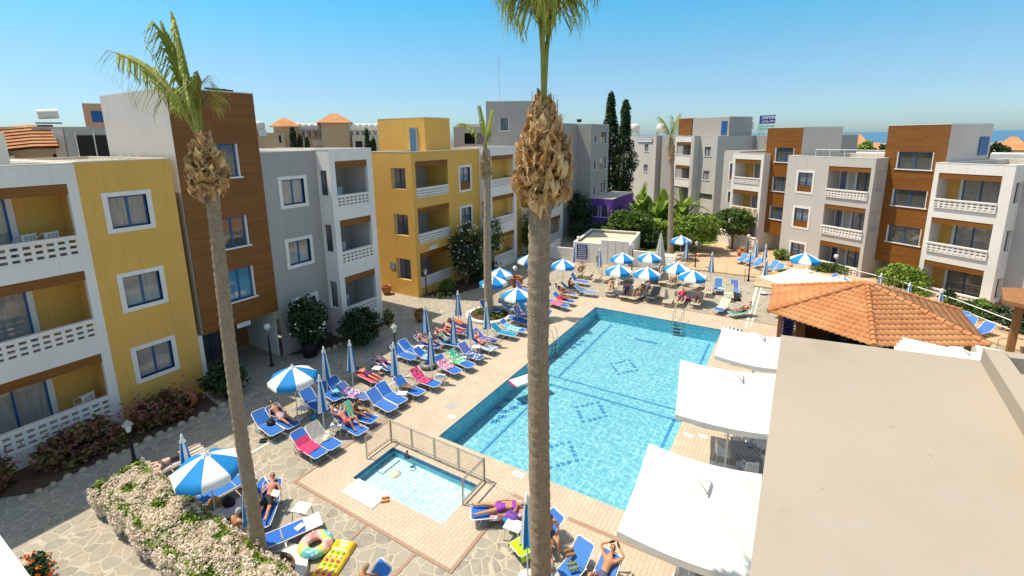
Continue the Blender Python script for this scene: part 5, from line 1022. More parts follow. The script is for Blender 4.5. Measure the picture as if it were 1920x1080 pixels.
lay('b',(942,600),(984,620),ALLB+'with turquoise wave towel beside the teal one',towel=('towel_print',(.10,.45,.60),-.6,.6,.40,'turquoise wave-printed towel on a lounger next to the teal one'))
lay('bf',(955,592),(993,607),ALLB+'lying flat, covered in bags, by the big palm trunk',towel=('towel',(.05,.12,.4),-.4,.5,.36,'navy towel on the flat lounger by the big palm trunk'))
lay('bu',(902,563),(938,583),ALLB+'half hidden by the slim palm trunk'); lay('b',(950,568),(985,577),ALLB+'under the open umbrella right of the slim palm')
lay('bu',(974,575),(1001,596),'dark purple-blue mesh sun lounger with upright back by the big trunk',col=(.12,.12,.35)); lay('bu',(985,568),(1012,588),'teal-blue upright lounger next to the big palm trunk',col=(.03,.25,.45))
lay('bu',(975,528),(1000,545),'lavender mesh sun lounger in the shade behind the three umbrellas',col=(.22,.18,.45))
lay('b',(776,626),(824,650),ALLB+'under a reclining woman in grey swimwear',pers=dict(pose='recline',l='reclining woman in mauve swimwear with a pink towel by the lantern',skin='red',suit=(.3,.22,.28),top=(.3,.22,.28)))
lay('bf',(812,617),(846,637),ALLB+'under a man in dark green shorts in the rear row',pers=dict(pose='supine',l='pale man in dark green shorts lying on his back, rear row',skin='pale',suit=(.03,.05,.03),long=True))
lay('bf',(824,608),(869,624),ALLB+'with red towel under a sunbather, rear row',towel=('towel',(.62,.06,.12),-.8,.8,.38,'long red towel under a sunbather in the rear row'),pers=dict(pose='supine',l='sunbather with orange skin on a long red towel, rear row',skin='tan',suit=(.6,.4,.3),top=(.6,.4,.3)))
lay('bf',(842,600),(878,614),ALLB+'under the person wrapped in orange',pers=dict(pose='prone',l='person in bright orange clothes lying behind the closed umbrellas',skin='red',suit=(.75,.14,.03),long=True,shirt=(.75,.16,.04)))
# beyond the big trunk
lay('bu',(1072,512),(1103,529),ALLB+'with its back up, right of the big trunk and empty',col=(.07,.16,.52)); lay('b',(1056,530),(1091,541),'light blue sun lounger with a brown person sitting on it',col=(.10,.32,.55),pers=dict(pose='sit',l='very tanned person sitting forward on the light blue lounger',skin='dark',suit=(.05,.03,.03)))
lay('b',(1036,548),(1076,566),ALLB+'with red towel under a sunburnt man sitting',towel=('towel',(.6,.06,.12),-.5,.2,.36,'red towel under the sitting sunburnt man'),pers=dict(pose='sit',l='sunburnt man sitting sideways on a red towel by the far pool corner',skin='red',suit=(.5,.05,.06)))
lay('bf',(1030,563),(1064,575),ALLB+'with pink towel closest to the far pool corner',towel=('towel',(.65,.15,.25),-.6,.4,.38,'pink towel on the lounger closest to the far pool corner'))
def bl(kind,h,f_,l_,**k): return lay(kind,h,f_,'beige plastic sun lounger '+l_,**k)
bl('p',(1093,496),(1083,515),'with an orange-skinned woman, left end of the back row',pers=dict(pose='knees',l='tanned woman with hands behind head, left end of the beige row',skin='tan',suit=(.55,.25,.10)))
bl('pu',(1109,494),(1099,517),'empty, directly before the round planter'); bl('pu',(1127,497),(1116,522),'empty, with a brown bag, second from the planter'); bl('p',(1143,508),(1133,524),'partly under the left striped umbrella')
bl('p',(1152,526),(1141,547),'with a woman curled up, next to the grey rubber ring',pers=dict(pose='sit',l='woman reading on the beige lounger behind the grey rubber ring',skin='pale',suit=(.5,.3,.28),top=(.5,.3,.28)))
bl('p',(1183,533),(1168,557),'with woman in a purple striped dress',pers=dict(pose='edge',l='woman with long brown hair in a purple striped dress, sitting',skin='tan',suit=(.10,.05,.14),shirt=(.12,.06,.18),long=True,hair='hair_blond'))
bl('p',(1204,541),(1183,560),'with a very tanned man lying across it',pers=dict(pose='knees',l='very tanned man lying back under the middle striped umbrella',skin='tan',suit=(.45,.30,.2)))
bl('p',(1236,535),(1218,559),'with a grey-brown towel beside the silver ring',towel=('towel',(.20,.18,.15),-.93,.6,.35,'grey-brown towel covering a beige lounger'))
bl('pu',(1259,538),(1250,568),'bare, in the middle of the front row'); bl('p',(1284,540),(1272,568),'with a woman in red and purple reclining',pers=dict(pose='recline',l='woman in a red top and purple shorts reclining with one hand on her head',skin='red',suit=(.12,.03,.12),shirt=(.5,.04,.06),long=True))
bl('p',(1314,545),(1303,571),'with a person bent over it, right end of the front row',pers=dict(pose='sit',l='person in shade bent forward at the right end of the beige row',skin='pale',suit=(.2,.1,.1)))
bl('pu',(1264,515),(1257,533),'with a tanned man sitting upright',towel=('towel',(.50,.30,.16),-.93,-.2,.34,'tan towel over an upright beige lounger'),pers=dict(pose='recline',l='tanned man sitting upright under the umbrellas at centre',skin='dark',suit=(.05,.05,.06)))
bl('pu',(1248,512),(1241,530),'empty, upright, left of the tanned man'); bl('pu',(1192,523),(1184,541),'with a pink and white striped towel',towel=('towel_stripe',(.5,.15,.2),-.93,.1,.34,'pink and white striped towel on an upright lounger'))
bl('pu',(1222,508),(1216,524),'in the second row beneath the two rear umbrellas'); bl('pu',(1291,512),(1284,530),'behind the woman in red, shaded by the right umbrella'); bl('p',(1172,512),(1160,526),'shaded beneath the left striped umbrella, empty')
lay('pu',(1337,518),(1326,550),'beige sun lounger under a red and white striped towel',towel=('towel_stripe',(.35,.04,.10),-.93,.2,.35,'red and white striped towel hanging on a lounger'))
lay('bu',(1348,518),(1346,545),'mid blue sun lounger behind the red striped towel',col=(.08,.24,.50)); lay('pu',(1367,530),(1367,558),'cream sun lounger with a green striped towel',towel=('towel_stripe',(.30,.5,.30),-.93,.3,.35,'green and cream striped towel over a lounger back'))
lay('bu',(1376,521),(1380,548),'lavender-blue sun lounger at the right end with raised back',col=(.14,.20,.48)); lay('b',(1362,560),(1345,582),'blue-footed sun lounger with a pale striped towel',towel=('towel_stripe',(.55,.5,.3),-.93,.4,.36,'pale striped towel on the blue-footed lounger'))
lay('b',(1398,572),(1369,587),'green and blue sun lounger with a man lying, far right of the row',col=(.05,.35,.28),pers=dict(pose='recline',l='sunburnt man in green trunks reclining at the far right of the row',skin='red',suit=(.04,.08,.03)))
for h,f_,l_ in (((1401,474),(1384,489),'first of the terrace row beside the terracotta pot'),((1413,478),(1399,492),'second of the terrace row'),((1428,484),(1411,498),'third of the terrace row, teal tinted'),((1454,489),(1440,503),'fourth of the terrace row, left of the last one'),((1468,493),(1451,509),'last of the terrace row, before the grey wall')):
    lay('b',h,f_,ALLB.replace('blue','light blue')+l_,col=(.06,.24,.58),zz=.1)
lay('b',(1823,593),(1806,617),'blue sun lounger with a rounded back emerging behind the tile roof edge',col=(.04,.20,.55),zz=.06); lay('b',(1857,605),(1822,624),'blue sun lounger right of the tile roof with raised back and white legs',col=(.04,.17,.55),zz=.06); lay('b',(1803,588),(1790,606),'blue sun lounger mostly hidden by the tile roof edge',col=(.05,.16,.5),zz=.06)
lay('b',(1903,672),(1870,690),'blue sun lounger under the pergola post, cut by the roof',col=(.04,.15,.5),zz=.06); lay('b',(1541,513),(1528,522),'blue sun lounger back showing over the cream parasol',col=(.1,.17,.5),zz=.1)
# more of the crowd at the far pool end and in the left row
bl('p',(1212,536),(1199,553),'tucked between the tanned man and the towelled one',pers=dict(pose='recline',l='person in a dark shirt lying between two beige loungers at the pool end',skin='tan',suit=(.05,.05,.08),shirt=(.10,.10,.14)))
bl('pu',(1236,508),(1229,522),'at the back under the rear right umbrella of the cluster',pers=dict(pose='sit',l='sunbather sitting in the second row behind the middle umbrella',skin='red',suit=(.3,.1,.1)))
bl('pu',(1206,512),(1199,527),'with its back to the rear left umbrella pole'); bl('pu',(1306,522),(1298,538),'between the woman in red and the striped towel',towel=('towel',(.25,.05,.10),-.93,-.1,.34,'dark red towel on a lounger back under the right umbrella'))
lay('b',(1092,536),(1118,549),ALLB+'low one before the upright empty lounger, sun-bleached',col=(.12,.26,.5)); lay('b',(1043,536),(1080,551),ALLB+'between the seated brown person and the red towel',col=(.1,.2,.45),pers=dict(pose='recline',l='woman in black reclining right behind the sunburnt man',skin='dark',suit=(.02,.02,.02),top=(.02,.02,.02)))
lay('b',(962,556),(990,566),ALLB+'in deep shade under the three umbrellas, rear one',col=(.05,.12,.4)); lay('b',(1021,585),(1000,606),ALLB+'hidden for the most part by the big palm trunk',col=(.05,.13,.45))
lay('b',(795,655),(829,674),ALLB+'peeping out behind the black inner tube',towel=('towel_stripe',(.1,.25,.5),-.3,.6,.36,'blue and white striped towel behind the inner tube'))
lay('b',(832,628),(866,647),ALLB+'before the man in dark green shorts',pers=dict(pose='knees',l='woman in turquoise bikini lying before the rear row',skin='tan',suit=(.05,.4,.4),top=(.05,.4,.4)))
lay('b',(652,722),(692,745),ALLB+'grey-toned one next to the turquoise towel',col=(.09,.16,.40),towel=('towel_print',(.30,.10,.35),-.5,.3,.36,'violet patterned towel on the grey-toned lounger'))
# bottom left group
lay('bf',(452,897),(370,942),ALLB+'lying flat in the shade of the big umbrella by the hedge',col=(.03,.17,.52)); lay('b',(455,922),(398,972),ALLB+'with white and red towels beside the hedge',towel=('towel',(.62,.6,.56),-.5,.9,.38,'white towel over the lounger beside the hedge'))
lay('b',(500,928),(486,990),ALLB+'under the woman reading, behind the left palm trunk',pers=dict(pose='recline',l='woman in black shorts reading a book, partly behind the left palm',skin='red',suit=(.02,.02,.02),long=True))
lay('bf',(503,1012),(600,972),ALLB+'flat and vivid, with folded white shirt at its end',col=(.02,.14,.55),towel=('towel',(.75,.74,.72),.45,.95,.34,'folded white striped shirt at the end of the vivid blue lounger'))
lay('bf',(290,880),(378,838),'white sun lounger beside the hedge, a sunbather on it',col=(.6,.58,.55),pers=dict(pose='prone',l='slim woman in a patterned bikini lying on her front behind the big umbrella',skin='pale',suit=(.05,.05,.06),top=(.1,.1,.1)))
lay('bf',(993,951),(884,962),ALLB+'under the woman in a purple bikini',towel=('towel_print',(.55,.25,.28),-.95,.35,.42,'pink and white flowered towel under the woman in purple'),pers=dict(pose='supine',l='woman in a purple bikini lying on her back beside the paddling pool',skin='tan',suit=(.30,.05,.40),top=(.30,.05,.40),hair='hair_blond'))
lay('b',(1052,958),(966,1032),ALLB+'right of the big trunk, someone sitting with bent leg',towel=('towel',(.45,.75,.02),-.1,.95,.52,'lime green towel hanging off a lounger behind the big trunk'),pers=dict(pose='edge',l='person sitting with a bare leg out, right of the big trunk',skin='tan',suit=(.1,.1,.3),turn=1.3,off=(-.2,.2)))
lay('b',(1100,1012),(1062,1078),ALLB+'with sandals on its back, at the bottom edge',col=(.05,.2,.55),anc=True); lay('b',(1150,1035),(1120,1100),anc=True,label=ALLB+'at the bottom edge with someone\'s knees',col=(.07,.2,.55),pers=dict(pose='knees',l='person at the bottom edge of whom only bare knees show',skin='tan',suit=(.1,.1,.2)))
lay('b',(725,1055),(690,1110),ALLB+'shiny, cut by the bottom edge left of centre',anc=True,col=(.03,.2,.6))
q=G(1040,1120,0); person('edge',(q.x,q.y,-.05),VL+.6,'grey-haired person in a white patterned shirt bending at the bottom edge',skin='tan',suit=(.5,.48,.45),long=True,shirt=(.55,.5,.48),hair='hair_grey')
q=G(683,1135,0); person('edge',(q.x,q.y,0),1.2,'person with brown hair seen from above at the bottom edge',skin='tan',suit=(.1,.1,.1),hair='hair_blond')
q=G(448,1026,0); person('edge',(q.x,q.y,.05),VF-.5,'elderly man with grey hair and bare tanned back sitting by the palm',skin='tan',suit=(.55,.52,.48),hair='hair_grey')
q=G(1290,485,.1); person('supine',(q.x,q.y,-.1),VL,'sunbather lying on the terrace under the far striped umbrella',skin='tan',suit=(.3,.2,.2)); q=G(1318,481,.1); person('prone',(q.x,q.y,-.1),VR,'sunbather lying far back on the terrace, right of the closed umbrella',skin='pale',suit=(.4,.3,.25))
q=G(1482,504,.1); person('sit',(q.x,q.y,-.1),VL+.4,'pale person sitting at the grey building beyond the last blue lounger',skin='pale',suit=(.5,.4,.35))
q=G(1350,792,0); person('stand',(q.x+.25,q.y+.5,0),VR-1.2,'person standing under the middle white parasol, only the legs visible',skin='tan',suit=(.2,.2,.25),shirt=(.3,.3,.35))
q=G(1004,545,0); person('sit',(q.x,q.y,-.05),VR,'person sitting in the shade right of the lavender lounger',skin='red',suit=(.4,.2,.2))
# ---------------------------------------------------------------- umbrellas
def make_umb(open_=True,rad=1.0):
    t=thing('sun_umbrella','x','umbrella',(0,0,-50)); b=MB(); Zt=2.42; Ze=1.98
    if open_:
        n=8; sub=6
        for k in range(n):
            b.mi=k%2; a0,a1=2*math.pi*k/n,2*math.pi*(k+1)/n; prev=None; rows=[]
            for j in range(sub+1):
                f=j/sub; r_=.05+(rad-.05)*f; z=Zt-(Zt-Ze)*(f**1.25); row=[]
                for i in range(5):
                    a=a0+(a1-a0)*i/4; chord=math.cos((a1-a0)/2)/math.cos(a-(a0+a1)/2); row.append((r_*chord*math.cos(a),r_*chord*math.sin(a),z-.03*f*math.sin(math.pi*i/4)))
                rows.append(row)
            row=[(x*1.0,y*1.0,z-.2+.02*math.sin(i*1.7)) for i,(x,y,z) in enumerate(rows[-1])]; rows.append(row)
            b.add([p for r2 in rows for p in r2],[(5*j+i,5*j+i+1,5*j+i+6,5*j+i+5) for j in range(sub+1) for i in range(4)],True)
        b.build('canopy',['umb_blue','umb_white'],t)
        b=MB(); 
        for k in range(8): a=2*math.pi*k/8; b.tube([(0,0,Zt-.04),(rad*.97*math.cos(a),rad*.97*math.sin(a),Ze-.0)],.008,4); b.tube([(0,0,1.85),(rad*.5*math.cos(a),rad*.5*math.sin(a),2.18)],.007,4)
        b.build('ribs','white_paint',t); b=MB()
        for k in range(8): a=2*math.pi*k/8; b.add([(.02,0,Zt+.12),(.17*math.cos(a),.17*math.sin(a),Zt-.05),(.17*math.cos(a+.5),.17*math.sin(a+.5),Zt-.05)],[(0,1,2)])
        b.lathe([(.035,Zt-.02),(.03,Zt+.12),(.0,Zt+.15)],8); b.build('cap','umb_white',t)
    else:
        n=8; rows=9; Zb=1.05
        for k in range(16):
            b.mi=(k//2)%2; vs=[]
            for j in range(rows+1):
                f=j/rows; z=Zt-(Zt-Zb)*f+(.05*math.sin(k*2.3) if j==rows else 0)
                for i in (0,1):
                    a=2*math.pi*(k+i)/16; r_=(.04+.17*f**.8)*(1.0 if (k+i)%2==0 else .62); vs.append((r_*math.cos(a+.1*f),r_*math.sin(a+.1*f),z))
            b.add(vs,[(2*j,2*j+1,2*j+3,2*j+2) for j in range(rows)])
        b.build('canopy',['umb_blue','umb_white'],t); MB().lathe([(.0,Zt+.1),(.03,Zt+.08),(.035,Zt),(.09,Zt-.16),(.085,Zt-.17),(.03,Zt-.05)],8).build('cap','umb_white',t)
    MB().tube([(0,0,.03),(0,0,Zt)],.019,7).build('pole','white_paint',t); MB().lathe([(0,.09),(.05,.09),(.06,.05),(.25,.045),(.27,0),(0,0)],16).build('base','umb_base',t)
    return t
UO=snap(make_umb(True)); UC=snap(make_umb(False))
def umb(sn,px,py,z,label,s=1,rz=None,dz=0):
    q=G(px,py,z*s+dz); return dup(sn,(q.x,q.y,dz+.003),rz if rz is not None else random.uniform(0,1.5),label,'blue and white striped umbrellas',scale=(s,s,s))
OU='open blue and white striped umbrella '
for px,py,l_,s,rz in ((547,683,'alone at the left end of the lounger row',1,.3),(385,845,'nearest the camera by the flowering hedge',1.0,.15),(937,500,'rear one of the two by the slim palm',1,.2),(925,514,'front one of the two by the slim palm',1,.5),(969,537,'right of the slim palm, nearest it',1,.45),(992,475,'half hidden behind the left side of the big trunk',1,.1),(1056,484,'half hidden behind the right side of the big trunk',1,.6),(1168,472,'rear left of the cluster before the pump house',1,.4),(1219,471,'rear right of the cluster beside the tall closed parasol',1,.45),(1161,494,'front left of the cluster over the pink ring',1,.42),(1214,499,'front middle of the cluster at the pool end',1,.42),(1271,490,'behind the rightmost of the cluster, its blue side cut',1,.1),(1300,504,'rightmost of the cluster at the pool end',1,.38),(1278,440,'highest up by the tall palm and citrus trees',1,.4)):
    umb(UO,px,py,2.55,OU+l_,.93,rz)
umb(UO,1511,472,2.55,OU+'in front of the grey building window',1,.4,dz=.1); umb(UO,1580,515,2.55,OU+'peeping over the tile roof beside the cream parasol',1,.2)
CU='closed blue and white umbrella '
for px,py,l_ in ((606,650,'left of the two behind the turquoise towel'),(655,638,'with a white round base by the face-down man'),(598,703,'drooping over the grey towel beside the open one'),(737,642,'in front of the lantern post'),(796,572,'furthest left by the passage shadow'),(806,623,'above the black inner tube'),(849,589,'before the person in orange, left one'),(880,583,'before the person in orange, right one'),(858,545,'standing alone in the sun before the yellow corner'),(912,567,'leaning at the slim palm planter'),(1077,458,'beside the lamp at the pump house'),(1125,465,'against the white pump house wall'),(1288,450,'under the far striped umbrella on the terrace edge'),(1336,473,'alone in the middle of the terrace'),(1653,512,'behind the tile roof, leftmost of three'),(1707,529,'behind the tile roof, middle of three'),(1767,541,'behind the tile roof, rightmost of three'),(340,815,'beside the sunbather at the shaded path'),(458,890,'behind the left palm trunk'),(988,925,'behind the big trunk beside the lime towel')):
    umb(UC,px,py,2.5,CU+l_,1,dz=.1 if 1280<px<1440 else 0)
for px,py,l_ in ((1420,450,'beside the white balcony with the globe lamp'),(1437,458,'at the middle of the blue terrace loungers'),(1438,484,'in front of the terrace loungers, lower one')): umb(UC,px,py,2.5,CU+l_,1,dz=.1)
# tall closed beige parasol
q=G(1240,436,3.6); t=thing('closed_parasol','tall closed beige parasol standing behind the striped umbrellas','parasol',(q.x,q.y,0)); b=MB(); vs=[]
for k in range(20):
    vs=[]
    for j in range(11):
        f=j/10; z=3.55-2.5*f
        for i in (0,1): a=2*math.pi*(k+i)/20; r_=(.06+.42*f**.9)*(1 if (k+i)%2==0 else .72); vs.append((r_*math.cos(a),r_*math.sin(a),z+(.06*math.sin(k*1.9) if j==10 else 0)))
    b.add(vs,[(2*j,2*j+1,2*j+3,2*j+2) for j in range(10)])
b.build('canopy','beige_fabric',t); MB().tube([(0,0,0),(0,0,3.62)],.03,8).build('pole','timber',t); MB().box(-.4,.4,-.4,.4,0,.08).build('base','umb_base',t)
# big white square parasols
def parasol(label,c,w,d,rz,z,rise=.45,mat='white_fabric',val=.17,vent=True,pole=True,sag=.11):
    t=thing('square_parasol',label,'parasol',(c[0],c[1],0),rz,'large square parasols'); b=MB(); n=8; AP=Vector((0,0,z+rise)); cs=[Vector((-w/2,-d/2,z)),Vector((w/2,-d/2,z)),Vector((w/2,d/2,z)),Vector((-w/2,d/2,z))]
    for k in range(4):
        A_,B_=cs[k],cs[(k+1)%4]; vs=[]
        for j in range(n+1):
            for i in range(n+1):
                e=A_.lerp(B_,i/n); p=AP.lerp(e,j/n); p.z-=sag*math.sin(math.pi*i/n)*(j/n)*1.2-.02*math.sin(math.pi*j/n)*0; vs.append(p)
        for i in range(n+1): e=vs[n*(n+1)+i]; vs.append(e+Vector((0,0,-val+.02*math.sin(i*2.4+k))))
        b.add(vs,[((n+1)*j+i,(n+1)*j+i+1,(n+1)*(j+1)+i+1,(n+1)*(j+1)+i) for j in range(n+1) for i in range(n)],False)
    b.build('canopy',mat,t)
    if vent:
        b=MB(); v_=[(-.3,-.22),(.26,-.26),(.3,.2),(-.24,.26)]; zz=z+rise-.02
        for i in range(4): p,q_=v_[i],v_[(i+1)%4]; b.add([(0,0,zz+.14),(*p,zz-.02+.03*(i%2)),(*q_,zz-.03)],[(0,1,2)]); b.add([(*p,zz-.02+.03*(i%2)),(*q_,zz-.03),(q_[0]*1.15,q_[1]*1.15,zz-.12),(p[0]*1.15,p[1]*1.15,zz-.10)],[(0,1,2,3)])
        b.build('vent','white_fabric' if mat=='white_fabric' else mat,t)
    b=MB()
    for s_ in cs: b.tube([AP-Vector((0,0,.06)),s_-Vector((0,0,.05))],.015,5)
    b.build('ribs','alu',t)
    if pole: MB().tube([(0,0,.1),(0,0,z+rise-.03)],.035,8).build('pole','white_paint',t); MB().box(-.42,.42,-.42,.42,.005,.11).build('base','umb_base',t)
    return t
parasol('large white square parasol nearest the camera, beside the foreground roof',(-1.42,10.25),2.75,3.3,R(4),2.72,.5)
parasol('large white square parasol in the middle of the three by the pool',(-1.28,15.3),3.2,3.7,R(10),2.95,.6)
parasol('large white square parasol at the pool end, farthest of the three',(-.95,19.9),2.7,3.1,R(3),2.75,.45)
q=G(1790,684,2.75); parasol('white square parasol cap showing behind the roof edge below the tiled hut',(q.x+.2,q.y+.6),3.6,3.0,R(-6),2.7,.42); q=G(1890,690,2.7); parasol('white square parasol at the far right edge behind the roof parapet',(q.x+1.1,q.y+.5),3.2,3.0,R(-4),2.65,.4)
q=G(1512,510,3.0); parasol('cream square parasol on a thin pole left of the tiled hut',(q.x,q.y),3.6,3.4,R(-28),2.55,.55,'cream_fabric',.2,True)
# ---------------------------------------------------------------- furniture and small things
def make_table():
    t=thing('side_table','x','table',(0,0,-50)); b=MB(); b.box(-.24,.24,-.2,.2,.40,.425); b.build('table_top','white_plastic',t)
    for x in (-.2,.2):
        for y in (-.16,.16): MB().tube([(x,y,.40),(x*1.15,y*1.15,.0)],.02,5).build('leg','white_plastic',t)
    return t
TB=snap(make_table())
for px,py,l_,rz in ((568,765,'white plastic side table with plant under the open umbrella at left',.4),(630,797,'white plastic side table with a dark bag between loungers',.6),(707,690,'white plastic side table before the face-down man',.3),(754,737,'white plastic side table at the foot of a closed umbrella in the row',.5),(826,705,'white plastic side table with shoes under it',.5),(868,668,'white plastic side table between green and navy towels',.4),(786,650,'white plastic side table beside the woman in mauve',.3),(962,581,'white round-edged side table under the open umbrella near the trunk',.2),(1203,530,'white side table with bottles under the middle umbrella',.1),(1353,541,'white side table between the striped towels',.1),(566,955,'white slatted side table above the vivid blue lounger',.35),(963,988,'white plastic side table with blue box beside the purple bikini',.1),(1475,500,'white side table beyond the terrace loungers',.3),(893,650,'white side table left of the woman in red',.4),(1182,520,'white side table between the two rear umbrellas',.2)):
    q=G(px,py,.36); s_=1.0 if px in (566,963) else .86; dup(TB,(q.x,q.y,.004),rz,l_,'white plastic side tables',scale=(s_,s_,s_))
def make_chair():
    t=thing('chair','x','chair',(0,0,-50)); b=MB(); b.box(-.22,.22,-.22,.22,.42,.45); b.build('seat','white_plastic',t); b=MB(); b.wall(-.22,.22,.45,.86,[(-.16+.08*k,-.12+.08*k,.5,.8) for k in range(4)],.19,.03,back=True); b.tube([(-.24,.2,.86),(-.24,-.2,.66),(-.24,-.22,.4)],.02,5); b.tube([(.24,.2,.86),(.24,-.2,.66),(.24,-.22,.4)],.02,5); b.build('backrest','white_plastic',t)
    for x in (-.2,.2):
        for y in (-.2,.2): MB().tube([(x,y,.42),(x*1.1,y*1.15,.0)],.018,5).build('leg','alu',t)
    return t
CH=snap(make_chair())
def make_dining(): 
    t=thing('dining_table','x','table',(0,0,-50)); b=MB(); b.box(-.45,.45,-.45,.45,.72,.745)
    for a,c in (((-.45,-.45),(.45,-.45)),((.45,-.45),(.45,.45)),((.45,.45),(-.45,.45)),((-.45,.45),(-.45,-.45))): b.quad((*a,.745),(*c,.745),(c[0]*1.04,c[1]*1.04,.5),(a[0]*1.04,a[1]*1.04,.5))
    b.build('cloth','check_cloth',t); MB().lathe([(.3,.0),(.3,.03),(.04,.06),(.04,.72)],12).build('pedestal','white_plastic',t); return t
DT=snap(make_dining())
for i,(px,py,l_) in enumerate(((1398,842,'square dining table with a checked cloth between the two nearer parasols'),(1415,800,'dining table with dark checked cloth half under the middle parasol'),(1345,1066,'checked dining table under the nearest parasol at the bottom edge'))):
    q=G(px,py,.65); dup(DT,(q.x,q.y,.005),.3,l_,'dining tables under the parasols',scale=(.88,.88,.88))
    for k in range(4):
        a=.3+k*A90; dup(CH,(q.x+math.cos(a)*.72,q.y+math.sin(a)*.66,.005),a-A90,('white chair with lattice back at the '+('checked table between the parasols','dark checked table under the middle parasol','checked table at the bottom edge')[i]+', '+('right side','far side','left side','near side')[k]),'white chairs around the dining tables',scale=(.88,.88,.88))
b=MB(); b.lathe([(0,0),(.07,0),(.09,.04),(.085,.05),(.0,.03)],10); o=b.build('ashtray','blue_glass'); o.location=G(1407,838,.66); tag(o,'small blue glass ashtray on the checked table between the parasols','ashtray')
# lamps
def lamp(kind,loc,label,h=2.1):
    t=thing('garden_lamp',label,'lamp',loc,0,'garden lamps'); b=MB(); b.lathe([(.11,0),(.11,.06),(.06,.14),(.045,.7),(.032,h-.3),(.05,h-.28)],10); b.build('post','black_iron',t)
    if kind=='globe': MB().lathe([(0,h+.0),(.09,h-.02+.03),(.15,h+.12),(.16,h+.18),(.13,h+.28),(.05,h+.33),(0,h+.335)],14).build('globe','globe',t)
    else: MB().lathe([(.06,h-.28),(.11,h-.02),(.07,h+.0)],6,smooth=False).build('lantern_glass','globe',t); MB().lathe([(.17,h-.03),(.16,h+.0),(.06,h+.11),(.02,h+.16),(0,h+.17)],6,smooth=False).build('lantern_roof','concrete',t)
    return t
for k,px,py,l_,h in (('l',253,868,'black lantern post at the shaded path by the hedge',1.5),('g',510,686,'globe lamp on a black post before the dark entrance',1.9),('l',745,706,'black lantern post behind the blue loungers',2.5),('l',800,556,'lantern on a black post at the yellow building corner',1.9),('g',966,553,'globe lamp on a post by the shaded shrub bed',1.8),('g',1084,488,'globe lamp by the pump house notice board',1.9),('l',1184,520,'lantern between the two rear striped umbrellas',2.6),('l',1303,503,'slim red-brown lamp post at the terrace edge',2.2),('l',1403,527,'dark lantern post before the blue terrace loungers',2.3),('g',1563,520,'white globe lamp before the grey building balustrade',1.5),('g',1401,478,'white globe lamp in front of the white balustrade with steps',1.6),('g',1077,445,'small white globe lamp deep in the shade behind the pump house',1.1),('g',1171,450,'small white globe lamp among the citrus trees',1.3)):
    q=G(px,py); lamp('globe' if k=='g' else k,(q.x,q.y,0),l_,h)
# railing round the paddling pool
t=thing('pool_railing','grey metal mesh railing round three sides of the paddling pool','railing',(0,0,0)); X0,X1,Y0,Y1,hh=-12.12,-7.92,9.85,11.02,.88
def rail_run(p,q,n,mesh=True):
    p=Vector((*p,0)); q=Vector((*q,0)); b=MB(); up=Vector((0,0,1))
    for z in (.10,hh): b.tube([p+up*z,q+up*z],.022,6)
    for k in range(n+1): c=p.lerp(q,k/n); b.tube([c,c+up*hh],.022,6)
    b.build('rail',"rail_metal",t); b=MB()
    if mesh:
        for k in range(n):
            a=p.lerp(q,(k+.05)/n); c=p.lerp(q,(k+.95)/n)
            for z in (.17,hh-.07): b.tube([a+up*z,c+up*z],.011,4)
            for e in (a,c): b.tube([e+up*.17,e+up*(hh-.07)],.011,4)
            m_=int((c-a).length/.045)
            for j in range(1,m_): e=a.lerp(c,j/m_); b.tube([e+up*.17,e+up*(hh-.07)],.0035,3,cap=False)
        b.build('mesh_panel','rail_metal',t)
    else:
        a=p.lerp(q,.06); c=p.lerp(q,.94); [b.tube([a+up*z,c+up*z],.014,4) for z in (.17,hh-.08)]; [b.tube([e+up*.17,e+up*(hh-.08)],.014,4) for e in (a,c)]; b.build('panel_frame','rail_metal',t)
rail_run((X0,Y0),(X0,Y1),1); rail_run((X0,Y1),(X1,Y1),4); rail_run((X1,Y1),(X1,Y0),1,False)
# pool ladders
def ladder(label,loc,rz):
    t=thing('pool_ladder',label,'ladder',loc,rz); b=MB()
    for y in (-.25,.25): b.tube([(-.55,y,0),(-.55,y,.45),(-.42,y,.72),(-.2,y,.78),(0,y,.6),(.08,y,.2),(.08,y,-.75)],.021,7)
    b.build('handrail','chrome',t)
    for k in range(3): MB().box(.02,.14,-.25,.25,-.3-.22*k,-.27-.22*k).build('step','chrome',t)
ladder('chrome pool ladder on the far side of the pool',(-5.6,PY1,0),-A90); ladder('chrome pool ladder on the left side behind the big trunk',(PX0,21.9,0),0)
t=thing('pool_ladder','curved chrome handrail on the right pool edge before the white parasol','ladder',(PX1,12.75+.3,0),math.pi); b=MB()
for y in (-.25,.25): b.tube([(-.5,y,0),(-.5,y,.45),(-.38,y,.65),(-.15,y,.68),(.02,y,.5),(.08,y,.1),(.08,y,-.7)],.021,7)
b.build('handrail','chrome',t); MB().box(.02,.14,-.25,.25,-.35,-.32).build('step','chrome',t)
